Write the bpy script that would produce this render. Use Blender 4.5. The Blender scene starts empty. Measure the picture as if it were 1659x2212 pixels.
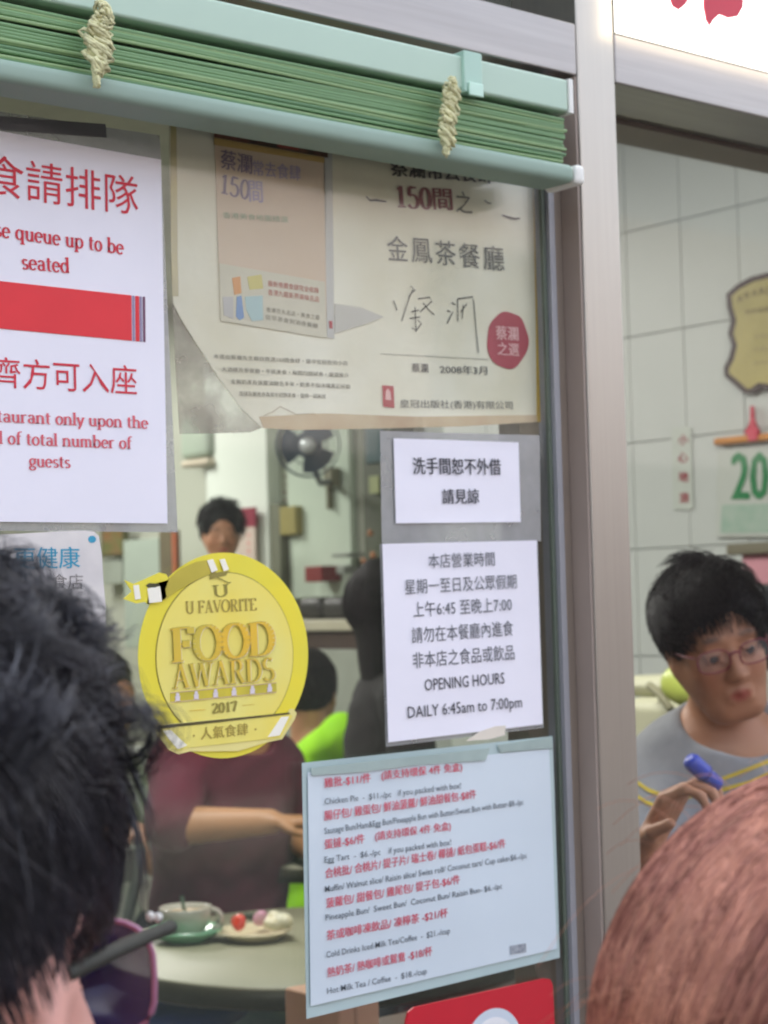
import bpy, math, random
import numpy as np
import openvdb as vdb
from mathutils import Vector, Matrix

random.seed(7); RNG = np.random.default_rng(7)
SC = bpy.context.scene; COL = SC.collection

# ------------------------------------------------------------------ camera
F = 3922.17
YAW, PIT, ROL = np.radians([39.383, 2.888, -1.518])
fw = np.array([np.sin(YAW)*np.cos(PIT), np.cos(YAW)*np.cos(PIT), np.sin(PIT)])
r_ = np.array([np.cos(YAW), -np.sin(YAW), 0.0]); u_ = np.cross(r_, fw)
CR = np.cos(ROL)*r_ + np.sin(ROL)*u_; CU = np.cos(ROL)*u_ - np.sin(ROL)*r_
CAM = np.array([0.0, -1.261, 1.5])
cd = bpy.data.cameras.new('camera'); cam = bpy.data.objects.new('camera', cd); COL.objects.link(cam)
cam.matrix_world = Matrix([[CR[0], CU[0], -fw[0], CAM[0]], [CR[1], CU[1], -fw[1], CAM[1]], [CR[2], CU[2], -fw[2], CAM[2]], [0, 0, 0, 1]])
cd.sensor_fit = 'VERTICAL'; cd.sensor_height = 36; cd.lens = F/2212*36
cd.clip_start = 0.02; cd.clip_end = 2000
cd.dof.use_dof = True; cd.dof.focus_distance = 1.1; cd.dof.aperture_fstop = 15.5
SC.camera = cam
# ------------------------------------------------------------------ world, sun, exposure
w = bpy.data.worlds.new('World'); SC.world = w; w.use_nodes = True
nt = w.node_tree; nt.nodes.clear()
sky = nt.nodes.new('ShaderNodeTexSky'); sky.sky_type = 'NISHITA'; sky.sun_disc = False
sky.sun_elevation = math.radians(58); sky.sun_rotation = math.radians(18)
sky.air_density = 1.0; sky.dust_density = 4.0; sky.ozone_density = 1.0
bg = nt.nodes.new('ShaderNodeBackground'); bg.inputs['Strength'].default_value = 0.11
hs = nt.nodes.new('ShaderNodeHueSaturation'); hs.inputs['Saturation'].default_value = 0.45
wo = nt.nodes.new('ShaderNodeOutputWorld')
nt.links.new(sky.outputs[0], hs.inputs['Color']); nt.links.new(hs.outputs[0], bg.inputs[0]); nt.links.new(bg.outputs[0], wo.inputs[0])
sd = bpy.data.lights.new('sun', 'SUN'); sd.energy = 1.5; sd.angle = math.radians(14); sd.color = (1, .95, .88)
sun = bpy.data.objects.new('sun', sd); COL.objects.link(sun)
_el, _ro = math.radians(58), math.radians(18)
sdir = Vector((math.cos(_el)*math.sin(_ro), math.cos(_el)*math.cos(_ro), math.sin(_el)))
sun.rotation_euler = sdir.to_track_quat('Z', 'Y').to_euler()
SC.view_settings.view_transform = 'Standard'; SC.view_settings.look = 'None'
SC.view_settings.gamma = 1; SC.view_settings.exposure = 2.72
SC.cycles.use_denoising = True; SC.cycles.max_bounces = 8; SC.cycles.transparent_max_bounces = 16
SC.cycles.sample_clamp_indirect = 6; SC.cycles.caustics_reflective = False; SC.cycles.caustics_refractive = False
INTERIOR_W = 11.5

# ------------------------------------------------------------------ measuring helpers (real distances)
def ray(x, y): return fw + CR*(x-829.5)/F - CU*(y-1106)/F
def PY(x, y, Y=0.0): d = ray(x, y); return CAM + d*(Y-CAM[1])/d[1]
def PX(x, y, X): d = ray(x, y); return CAM + d*(X-CAM[0])/d[0]
def PH(x, y, h): d = ray(x, y); return CAM + d*(h-CAM[2])/d[2]
def PZ(x, y, z): return CAM + ray(x, y)*z
def PL(plane, x, y): return PY(x, y, plane[1]) if plane[0] == 'Y' else PX(x, y, plane[1])
def unit(v): v = np.array(v, float); return v/np.linalg.norm(v)

# ------------------------------------------------------------------ materials
def lin(r, g, b):
    f = lambda c: (c/255/12.92) if c/255 <= .04045 else ((c/255+.055)/1.055)**2.4
    return (f(r), f(g), f(b), 1)
MATS = {}
def mat(name, rgb, rough=.6, metal=0.0, var=.08, scale=8.0, bump=0.0, bscale=60.0, spec=.5, rgb2=None, stretch=None, coat=0.0, emit=None, attr=None, sheen=0.0):
    if name in MATS: return MATS[name]
    m = bpy.data.materials.new(name); m.use_nodes = True; t = m.node_tree; b = t.nodes['Principled BSDF']
    c = lin(*rgb)
    tc = t.nodes.new('ShaderNodeTexCoord'); mp = t.nodes.new('ShaderNodeMapping')
    t.links.new(tc.outputs['Object'], mp.inputs[0])
    if stretch: mp.inputs['Scale'].default_value = stretch
    n = t.nodes.new('ShaderNodeTexNoise'); n.inputs['Scale'].default_value = scale; n.inputs['Detail'].default_value = 6
    t.links.new(mp.outputs[0], n.inputs['Vector'])
    rp = t.nodes.new('ShaderNodeValToRGB'); rp.color_ramp.elements[0].position = .3; rp.color_ramp.elements[1].position = .7
    c2 = lin(*rgb2) if rgb2 else tuple(min(1, v*(1+var)) for v in c[:3])+(1,)
    c1 = c if rgb2 else tuple(v*(1-var) for v in c[:3])+(1,)
    rp.color_ramp.elements[0].color = c1; rp.color_ramp.elements[1].color = c2
    t.links.new(n.outputs['Fac'], rp.inputs[0])
    src = rp.outputs[0]
    if attr:
        at = t.nodes.new('ShaderNodeAttribute'); at.attribute_name = attr
        mx = t.nodes.new('ShaderNodeMix'); mx.data_type = 'RGBA'; mx.blend_type = 'MULTIPLY'; mx.inputs[0].default_value = 1
        t.links.new(src, mx.inputs[6]); t.links.new(at.outputs['Color'], mx.inputs[7]); src = mx.outputs[2]
    t.links.new(src, b.inputs['Base Color'])
    b.inputs['Roughness'].default_value = rough; b.inputs['Metallic'].default_value = metal
    b.inputs['Specular IOR Level'].default_value = spec; b.inputs['Coat Weight'].default_value = coat
    if sheen: b.inputs['Sheen Weight'].default_value = sheen
    if bump:
        n2 = t.nodes.new('ShaderNodeTexNoise'); n2.inputs['Scale'].default_value = bscale; n2.inputs['Detail'].default_value = 4
        t.links.new(mp.outputs[0], n2.inputs['Vector'])
        bp = t.nodes.new('ShaderNodeBump'); bp.inputs['Strength'].default_value = bump; bp.inputs['Distance'].default_value = .004
        t.links.new(n2.outputs['Fac'], bp.inputs['Height']); t.links.new(bp.outputs[0], b.inputs['Normal'])
    if emit:
        b.inputs['Emission Color'].default_value = lin(*emit[0]); b.inputs['Emission Strength'].default_value = emit[1]
    MATS[name] = m; return m
def film(name, rgb, alpha, rough=.5, gloss=.05, scale=14, a_var=.12):
    """thin see-through plastic or glass: part transparent, part coloured, faintly glossy"""
    if name in MATS: return MATS[name]
    m = bpy.data.materials.new(name); m.use_nodes = True; t = m.node_tree; t.nodes.clear()
    o = t.nodes.new('ShaderNodeOutputMaterial'); tr = t.nodes.new('ShaderNodeBsdfTransparent'); d = t.nodes.new('ShaderNodeBsdfDiffuse')
    g = t.nodes.new('ShaderNodeBsdfGlossy'); g.inputs['Roughness'].default_value = rough
    d.inputs['Color'].default_value = lin(*rgb)
    tc = t.nodes.new('ShaderNodeTexCoord'); n = t.nodes.new('ShaderNodeTexNoise'); n.inputs['Scale'].default_value = scale; n.inputs['Detail'].default_value = 7
    t.links.new(tc.outputs['Object'], n.inputs['Vector'])
    mr = t.nodes.new('ShaderNodeMapRange'); mr.inputs[1].default_value = .3; mr.inputs[2].default_value = .7
    mr.inputs[3].default_value = max(0, alpha-a_var); mr.inputs[4].default_value = min(1, alpha+a_var)
    t.links.new(n.outputs['Fac'], mr.inputs[0])
    m1 = t.nodes.new('ShaderNodeMixShader'); m2 = t.nodes.new('ShaderNodeMixShader'); m2.inputs[0].default_value = gloss
    t.links.new(mr.outputs[0], m1.inputs[0]); t.links.new(tr.outputs[0], m1.inputs[1]); t.links.new(d.outputs[0], m1.inputs[2])
    t.links.new(m1.outputs[0], m2.inputs[1]); t.links.new(g.outputs[0], m2.inputs[2]); t.links.new(m2.outputs[0], o.inputs[0])
    MATS[name] = m; return m

M = mat
paper = M('white_paper', (234, 232, 241), .55, var=.02, scale=9, bump=.15, bscale=25)
paper_blue = M('laminated_paper', (206, 218, 226), .3, var=.03, scale=6, coat=.35)
steel = M('brushed_steel', (164, 159, 152), .34, 1.0, var=.03, scale=5, stretch=(40, 40, 1))
steel_h = M('brushed_steel_beam', (150, 146, 144), .36, 1.0, var=.07, scale=4, stretch=(1.2, 30, 40))
steel_dark = M('dull_brown_steel', (118, 106, 96), .45, .7, var=.1, scale=6)
red_ink = M('red_ink', (205, 44, 62), .6, var=.06, scale=30)
red_print = M('red_print', (222, 42, 52), .5, var=.05, scale=18)
black_ink = M('black_ink', (52, 52, 60), .6, var=.1, scale=40)
grey_ink = M('grey_ink', (92, 95, 102), .6, var=.1, scale=40)
mint = M('mint_aluminium', (176, 200, 182), .42, var=.03, scale=3)
slat_m = [M('green_slat', (116, 152, 108), .5, var=.12, scale=2, stretch=(1, 6, 30)), M('pale_green_slat', (136, 164, 116), .5, var=.12, scale=2, stretch=(1, 6, 30)), M('dark_green_slat', (92, 128, 90), .5, var=.1, scale=2, stretch=(1, 6, 30))]
cord_m = M('beige_cord', (206, 204, 160), .8, var=.2, scale=90, bump=.5, bscale=300)
plastic_w = M('white_plastic', (226, 226, 220), .4, var=.03)
black_m = M('black_rubber', (34, 36, 34), .6)
glass_m = film('window_glass', (96, 112, 98), .055, rough=.05, gloss=.028, scale=3, a_var=.03)  # film alpha also veils the pane in place of a milky reflection
door_glass = film('side_window_glass', (110, 118, 112), .012, rough=.04, gloss=.016, scale=3, a_var=.01)
sleeve_m = film('clear_sleeve', (170, 172, 172), .52, rough=.25, gloss=.08, scale=22, a_var=.14)
tape_m = film('clear_tape', (178, 196, 190), .75, rough=.3, gloss=.06, scale=18, a_var=.15)

# ------------------------------------------------------------------ object helpers
def link(name, me, m=None, parent=None, smooth=False, **props):
    o = bpy.data.objects.new(name, me); COL.objects.link(o)
    if m is not None:
        for mm in (m if isinstance(m, (list, tuple)) else [m]): me.materials.append(mm)
    if smooth: me.shade_smooth()
    if parent is not None: o.parent = parent; o.matrix_parent_inverse = parent.matrix_world.inverted() if False else Matrix.Translation(-Vector(parent.location))
    for k, v in props.items(): o[k] = v
    return o
def mesh(name, V, Fc, m=None, parent=None, smooth=False, **props):
    me = bpy.data.meshes.new(name); me.from_pydata([tuple(map(float, v)) for v in V], [], [tuple(f) for f in Fc]); me.update()
    return link(name, me, m, parent, smooth, **props)
def thing(name, label, cat, loc, group=None):
    o = bpy.data.objects.new(name, None); COL.objects.link(o); o.location = [float(v) for v in loc]; o.empty_display_size = .05
    o['label'] = label; o['category'] = cat
    if group: o['group'] = group
    return o
def struct(o): o['kind'] = 'structure'; return o
BF = [(0, 3, 2, 1), (4, 5, 6, 7), (0, 1, 5, 4), (1, 2, 6, 5), (2, 3, 7, 6), (3, 0, 4, 7)]
def box(name, lo, hi, m, parent=None, bevel=0.0, **props):
    x0, y0, z0 = lo; x1, y1, z1 = hi
    V = [(x0, y0, z0), (x1, y0, z0), (x1, y1, z0), (x0, y1, z0), (x0, y0, z1), (x1, y0, z1), (x1, y1, z1), (x0, y1, z1)]
    o = mesh(name, V, BF, m, parent, **props)
    if bevel:
        b = o.modifiers.new('bevel', 'BEVEL'); b.width = bevel; b.segments = 3; b.limit_method = 'ANGLE'; o.data.shade_smooth()
        try: o.modifiers.new('wn', 'WEIGHTED_NORMAL')
        except Exception: pass
    return o
def sheet(name, px, plane, m, parent=None, thick=.0004, wavy=0.0, **props):
    """flat printed piece lying in the real wall plane, outline given by corners; has thickness"""
    P = [PL(plane, x, y) for x, y in px]; n = np.array([0, 1., 0]) if plane[0] == 'Y' else np.array([1., 0, 0])
    k = len(P); V = P + [p+n*thick for p in P]
    return mesh(name, V, [tuple(range(k)), tuple(range(2*k-1, k-1, -1))]+[(i, i+k, (i+1) % k+k, (i+1) % k) for i in range(k)], m, parent, **props)
def paper_sheet(name, px, plane, m, parent=None, sag=.0012, n=14, seed=0, **props):
    """a paper quad with slight waviness: grid between 4 corners TL TR BR BL"""
    P = [PL(plane, x, y) for x, y in px]; nv = np.array([0, 1., 0]) if plane[0] == 'Y' else np.array([1., 0, 0])
    rg = np.random.default_rng(seed); ph = rg.uniform(0, 6.28, 4); V = []; Fc = []
    for j in range(n+1):
        for i in range(n+1):
            s, t = i/n, j/n
            p = (P[0]*(1-s)+P[1]*s)*(1-t)+(P[3]*(1-s)+P[2]*s)*t
            d = sag*(.5+.25*math.sin(5*s+ph[0]+2*t)+.25*math.sin(7*t+ph[1]-3*s))*min(1, 4*s*(1-s)*4)*min(1, 4*t*(1-t)*4)
            V.append(p-nv*d*.0+nv*d)
    k = len(V); V += [v+nv*.0003 for v in V]
    for j in range(n):
        for i in range(n):
            a = j*(n+1)+i; q = (a, a+1, a+n+2, a+n+1); Fc.append(q); Fc.append(tuple(k+x for x in reversed(q)))
    return mesh(name, V, Fc, m, parent, True, **props)

FONT_CACHE = {}
def glyph_mesh(s, bold=0.0, shear=0.0):
    key = (s, bold, shear)
    if key in FONT_CACHE: return FONT_CACHE[key]
    c = bpy.data.curves.new('t', 'FONT'); c.body = s; c.resolution_u = 2; c.offset = bold; c.shear = shear
    o = bpy.data.objects.new('t', c); COL.objects.link(o); bpy.context.view_layer.update()
    me = o.to_mesh(); V = np.array([v.co[:2] for v in me.vertices]); Fc = [tuple(p.vertices) for p in me.polygons]; o.to_mesh_clear()
    bpy.data.objects.remove(o); bpy.data.curves.remove(c)
    FONT_CACHE[key] = (V, Fc); return V, Fc
def place_text(name, V, Fc, pl, pr, h, plane, m, parent, ref=None):
    """stretch flat glyph outlines so that they run from pl to pr with height h (real plane)"""
    A = PL(plane, *pl); B = PL(plane, *pr); L = np.linalg.norm(B-A); a = (B-A)/L
    z = np.array([0, 0, 1.0]); up = unit(z-(z@a)*a)
    mid = ((pl[0]+pr[0])/2, (pl[1]+pr[1])/2); H = np.linalg.norm(PL(plane, mid[0], mid[1]-h)-PL(plane, *mid))
    x0, x1 = V[:, 0].min(), V[:, 0].max()
    if ref: y0, y1 = ref
    else: y0, y1 = V[:, 1].min(), V[:, 1].max()
    W = A+np.outer((V[:, 0]-x0)/(x1-x0)*L, a)+np.outer((V[:, 1]-y0)/(y1-y0)*H, up)
    return mesh(name, W, Fc, m, parent)
def txt(s, pl, pr, h, plane, m, parent, bold=0.0, name='lettering', latin=False, shear=0.0):
    V, Fc = glyph_mesh(s, 0.0, shear)
    if bold:
        k = len(V); n3 = 2 if bold < .012 else 3; o_ = [np.array([bold*2.2*i/(n3-1), bold*.5*(i % 2)]) for i in range(n3)]
        Fc = [tuple(a+k*i for a in f) for i in range(n3) for f in Fc]; V = np.concatenate([V+d for d in o_])
    o = place_text(name, V, Fc, pl, pr, h, plane, m, parent, (0, .71) if latin else None)
    if bold:
        ax = 1 if plane[0] == 'Y' else 0
        for i, v in enumerate(o.data.vertices): v.co[ax] -= (i//k)*.00003
    return o

# serif letters drawn with a broad pen
T0, T1 = .05, .125
def _arc(cx, cy, rx, ry, a0, a1, n=12):
    return [(cx+rx*math.cos(math.radians(a0+(a1-a0)*i/n)), cy+ry*math.sin(math.radians(a0+(a1-a0)*i/n))) for i in range(n+1)]
def G(k):
    v = lambda x, y0, y1: [(x, y0), (x, y1)]
    sf = lambda x, y, w=.11: ('s', x, y, w)
    D = {
     'a': ([_arc(.2, .34, .13, .13, 160, 0)+[(.33, .06)], _arc(.2, .14, .13, .125, 0, 360)], [sf(.37, 0, .06)], .44),
     'b': ([v(.1, 0, .74), _arc(.25, .24, .16, .23, 0, 360)], [sf(.06, .73, .06)], .48),
     'd': ([v(.36, 0, .74), _arc(.21, .24, .16, .23, 0, 360)], [sf(.31, .73, .06), sf(.4, 0, .05)], .48),
     'e': ([_arc(.21, .24, .16, .235, 0, 320), [(.06, .26), (.36, .26)]], [], .42),
     'f': ([v(.13, 0, .6)+_arc(.25, .6, .12, .13, 180, 60), [(.03, .47), (.27, .47)]], [sf(.13, 0, .1)], .3),
     'g': ([_arc(.2, .3, .14, .17, 0, 360), _arc(.2, -.07, .16, .11, 0, 360), [(.12, .14), (.08, .08), (.16, .04)], [(.3, .42), (.4, .46)]], [], .42),
     'h': ([v(.1, 0, .74), _arc(.24, .3, .14, .17, 180, 0)+[(.38, 0)]], [sf(.1, 0), sf(.38, 0), sf(.06, .73, .06)], .5),
     'i': ([v(.1, 0, .47), v(.1, .6, .7)], [sf(.1, 0), sf(.06, .46, .06)], .22),
     'l': ([v(.1, 0, .74)], [sf(.1, 0), sf(.06, .73, .06)], .22),
     'm': ([v(.1, 0, .47), _arc(.22, .32, .12, .15, 180, 0)+[(.34, 0)], _arc(.46, .32, .12, .15, 180, 0)+[(.58, 0)]], [sf(.1, 0, .09), sf(.34, 0, .09), sf(.58, 0, .09), sf(.06, .46, .06)], .7),
     'n': ([v(.1, 0, .47), _arc(.24, .3, .14, .17, 180, 0)+[(.38, 0)]], [sf(.1, 0), sf(.38, 0), sf(.06, .46, .06)], .5),
     'o': ([_arc(.21, .24, .16, .235, 0, 360)], [], .43),
     'p': ([v(.1, -.2, .47), _arc(.25, .24, .16, .23, 0, 360)], [sf(.1, -.2), sf(.06, .46, .06)], .48),
     'q': ([v(.36, -.2, .47), _arc(.21, .24, .16, .23, 0, 360)], [sf(.36, -.2)], .48),
     'r': ([v(.1, 0, .47), _arc(.24, .32, .14, .14, 170, 60)], [sf(.1, 0), sf(.06, .46, .06)], .36),
     's': ([_arc(.18, .35, .11, .11, 30, 270, 9)[:-1]+_arc(.18, .125, .125, .115, 90, -150, 9)], [], .36),
     't': ([v(.13, .1, .62)+[(.13, .1)][::-1], _arc(.22, .1, .09, .09, 180, 300), [(.03, .46), (.27, .46)]], [], .31),
     'u': ([[(.1, .47)]+_arc(.23, .17, .13, .155, 180, 360)+[(.36, .2)], v(.36, 0, .47)], [sf(.06, .46, .06), sf(.32, .46, .06), sf(.4, 0, .05)], .48),
     'v': ([[(.05, .47), (.2, 0)], [(.2, 0), (.36, .47)]], [sf(.05, .47, .09), sf(.36, .47, .08)], .41),
     'y': ([[(.05, .47), (.2, 0)], [(.36, .47), (.2, 0), (.1, -.2)]], [sf(.05, .47, .09), sf(.36, .47, .08)], .41),
     'P': ([v(.13, 0, .7), [(.13, .69), (.3, .69)]+_arc(.3, .52, .16, .17, 90, -90)+[(.13, .35)]], [sf(.13, 0, .13), sf(.1, .69, .1)], .52),
     'F': ([v(.13, 0, .7), [(.13, .69), (.45, .69)], [(.13, .36), (.34, .36)], v(.45, .56, .69), v(.34, .29, .43)], [sf(.13, 0, .13), sf(.1, .69, .1)], .52),
     'O': ([_arc(.33, .35, .27, .35, 0, 360, 22)], [], .66),
     'D': ([v(.13, 0, .7), [(.13, .69), (.28, .69)]+_arc(.28, .35, .28, .34, 90, -90)+[(.13, .01)]], [sf(.1, 0, .1), sf(.1, .69, .1)], .64),
     'A': ([[(.07, 0), (.28, .7)], [(.28, .72), (.5, 0)], [(.14, .24), (.42, .24)]], [sf(.07, 0, .1), sf(.5, 0, .12)], .62),
     'W': ([[(.06, .7), (.24, 0)], [(.24, 0), (.42, .7)], [(.42, .7), (.6, 0)], [(.6, 0), (.76, .7)]], [sf(.06, .7, .1), sf(.42, .7, .1), sf(.76, .7, .09)], .84),
     'R': ([v(.13, 0, .7), [(.13, .69), (.28, .69)]+_arc(.28, .53, .16, .16, 90, -90)+[(.13, .37)], [(.28, .37), (.5, 0)]], [sf(.13, 0, .12), sf(.1, .69, .1), sf(.51, 0, .07)], .6),
     'S': ([_arc(.25, .52, .17, .17, 40, 270, 10)[:-1]+_arc(.25, .18, .19, .18, 90, -150, 10)], [], .5),
     'U': ([[(.13, .7)]+_arc(.32, .2, .19, .2, 180, 360)+[(.51, .7)]], [sf(.13, .7, .12), sf(.51, .7, .1)], .64),
     'V': ([[(.06, .7), (.28, 0)], [(.28, 0), (.5, .7)]], [sf(.06, .7, .11), sf(.5, .7, .1)], .56),
     'B': ([v(.13, 0, .7), [(.13, .69), (.28, .69)]+_arc(.28, .53, .14, .16, 90, -90)+[(.13, .37)], [(.28, .37)]+_arc(.28, .19, .18, .18, 90, -90)+[(.13, .01)]], [sf(.1, 0, .1), sf(.1, .69, .1)], .56),
     'I': ([v(.14, 0, .7)], [sf(.14, 0, .13), sf(.14, .7, .13)], .3),
     'T': ([v(.27, 0, .7), [(.03, .69), (.51, .69)], v(.03, .56, .69), v(.51, .56, .69)], [sf(.27, 0, .13)], .54),
     'E': ([v(.13, 0, .7), [(.13, .69), (.45, .69)], [(.13, .36), (.34, .36)], [(.13, .01), (.47, .01)], v(.45, .56, .69), v(.47, .01, .15)], [sf(.1, 0, .1), sf(.1, .69, .1)], .54),
     '2': ([_arc(.22, .52, .16, .17, 170, -30, 10)+[(.07, .03), (.4, .03)], v(.4, .03, .15)], [], .46),
     '0': ([_arc(.22, .35, .16, .34, 0, 360, 18)], [], .46),
     '1': ([v(.2, 0, .7), [(.08, .58), (.2, .68)]], [sf(.2, 0, .14)], .38),
     '5': ([[(.38, .68), (.13, .68), (.11, .4)]+_arc(.22, .22, .18, .22, 120, -150, 12)], [], .46),
     '7': ([[(.06, .68), (.4, .68), (.18, 0)], v(.06, .56, .68)], [], .44),
    }
    return D.get(k)
def serif(s, thick=T1, thin=T0, track=.0):
    V = []; Fc = []; x = 0
    def quad(a, b, wa, wb):
        d = np.array(b, float)-a; L = np.hypot(*d)
        if L < 1e-6: return
        n = np.array([-d[1], d[0]])/L; a = np.array(a); b = np.array(b)
        k = len(V); V.extend([a+n*wa/2, a-n*wa/2, b-n*wb/2, b+n*wb/2]); Fc.append((k, k+1, k+2, k+3))
    for ch in s:
        g = G(ch)
        if g is None: x += .24; continue
        for pl in g[0]:
            pts = [np.array(p)+(x, 0) for p in pl]; ws = []
            for i in range(len(pts)):
                d = pts[min(i+1, len(pts)-1)]-pts[max(i-1, 0)]
                if np.hypot(*d) < 1e-6: d = pts[min(i+1, len(pts)-1)]-pts[i]
                L = max(np.hypot(*d), 1e-6); c = abs(d[1])/L
                if d[0]*d[1] > 0 and c > .6 and len(pts) == 2 and abs(d[0]) > .05: c *= .25
                ws.append(thin+(thick-thin)*c**1.3)
            for i in range(len(pts)-1): quad(pts[i], pts[i+1], ws[i], ws[i+1])
        for _, sx, sy, sw in g[1]: quad((x+sx-sw, sy+(thin/2 if sy < .2 else -thin/2)), (x+sx+sw, sy+(thin/2 if sy < .2 else -thin/2)), thin, thin)
        x += g[2]+track
    return np.array(V), Fc
def stxt(s, pl, pr, h, plane, m, parent, name='lettering', ref=(0, .72), **kw):
    V, Fc = serif(s, **kw)
    o = place_text(name, V, Fc, pl, pr, h, plane, m, parent, ref)
    # overlapping strokes get hair-thin steps so that no two lie in one plane
    n = 1 if plane[0] == 'Y' else 0
    for i, p in enumerate(o.data.polygons):
        for vi in p.vertices: o.data.vertices[vi].co[n] -= (i % 7)*.00002
    return o
def ribbon(name, px, wpx, plane, m, parent, taper=False):
    P = [PL(plane, *p) for p in px]; n = np.array([0, 1., 0]) if plane[0] == 'Y' else np.array([1., 0, 0]); V = []; Fc = []
    sc = np.linalg.norm(PL(plane, px[0][0], px[0][1]+1)-P[0])
    for i, p in enumerate(P):
        d = unit(P[min(i+1, len(P)-1)]-P[max(i-1, 0)]); s = np.cross(n, d)
        q = wpx*sc/2*(1 if not taper else .35+.65*math.sin(math.pi*(i+.5)/len(P)))
        V += [p+s*q, p-s*q]
    Fc = [(2*i, 2*i+1, 2*i+3, 2*i+2) for i in range(len(P)-1)]
    return mesh(name, V, Fc, m, parent)

def tube_mesh(name, paths, r, m, parent=None, sides=3, taper=True, smooth=True, **props):
    """paths (N,S,3): many thin strands in one mesh"""
    P = np.asarray(paths, float); N, S, _ = P.shape
    T = np.zeros_like(P); T[:, 1:-1] = P[:, 2:]-P[:, :-2]; T[:, 0] = P[:, 1]-P[:, 0]; T[:, -1] = P[:, -1]-P[:, -2]
    T /= np.linalg.norm(T, axis=2, keepdims=True)+1e-9
    ref = np.where(np.abs(T[:, :, 2:3]) < .9, np.array([0, 0, 1.0]), np.array([1.0, 0, 0]))
    A = np.cross(T, ref); A /= np.linalg.norm(A, axis=2, keepdims=True)+1e-9; B = np.cross(T, A)
    rr = np.broadcast_to(np.asarray(r, float).reshape(-1, 1), (N, S)).copy()
    if taper: rr *= np.interp(np.linspace(0, 1, S), [0, .1, .7, 1], [1, 1, .85, .25])[None]
    ang = np.arange(sides)*2*math.pi/sides
    V = P[:, :, None]+rr[:, :, None, None]*(np.cos(ang)[None, None, :, None]*A[:, :, None]+np.sin(ang)[None, None, :, None]*B[:, :, None])
    idx = np.arange(N*S*sides).reshape(N, S, sides); a = idx[:, :-1]; b = idx[:, 1:]
    Q = np.stack([a, np.roll(a, -1, 2), np.roll(b, -1, 2), b], -1).reshape(-1, 4)
    me = bpy.data.meshes.new(name); me.vertices.add(N*S*sides); me.vertices.foreach_set('co', V.reshape(-1))
    me.loops.add(Q.size); me.loops.foreach_set('vertex_index', Q.reshape(-1).astype(np.int32))
    me.polygons.add(len(Q)); me.polygons.foreach_set('loop_start', np.arange(0, Q.size, 4, dtype=np.int32))
    me.update(calc_edges=True); me.validate()
    return link(name, me, m, parent, smooth, **props)
def lathe(name, prof, c, m, parent=None, n=40, axis=None, **props):
    V = []; Fc = []; ax = unit(axis) if axis is not None else np.array([0, 0, 1.0])
    t = np.array([1.0, 0, 0]) if abs(ax[0]) < .9 else np.array([0, 1.0, 0]); e1 = unit(np.cross(ax, t)); e2 = np.cross(ax, e1); c = np.array(c)
    for r, z in prof:
        for i in range(n):
            a = 2*math.pi*i/n; V.append(c+ax*z+e1*r*math.cos(a)+e2*r*math.sin(a))
    for j in range(len(prof)-1):
        for i in range(n): Fc.append((j*n+i, j*n+(i+1) % n, (j+1)*n+(i+1) % n, (j+1)*n+i))
    return mesh(name, V, Fc, m, parent, True, **props)

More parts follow.
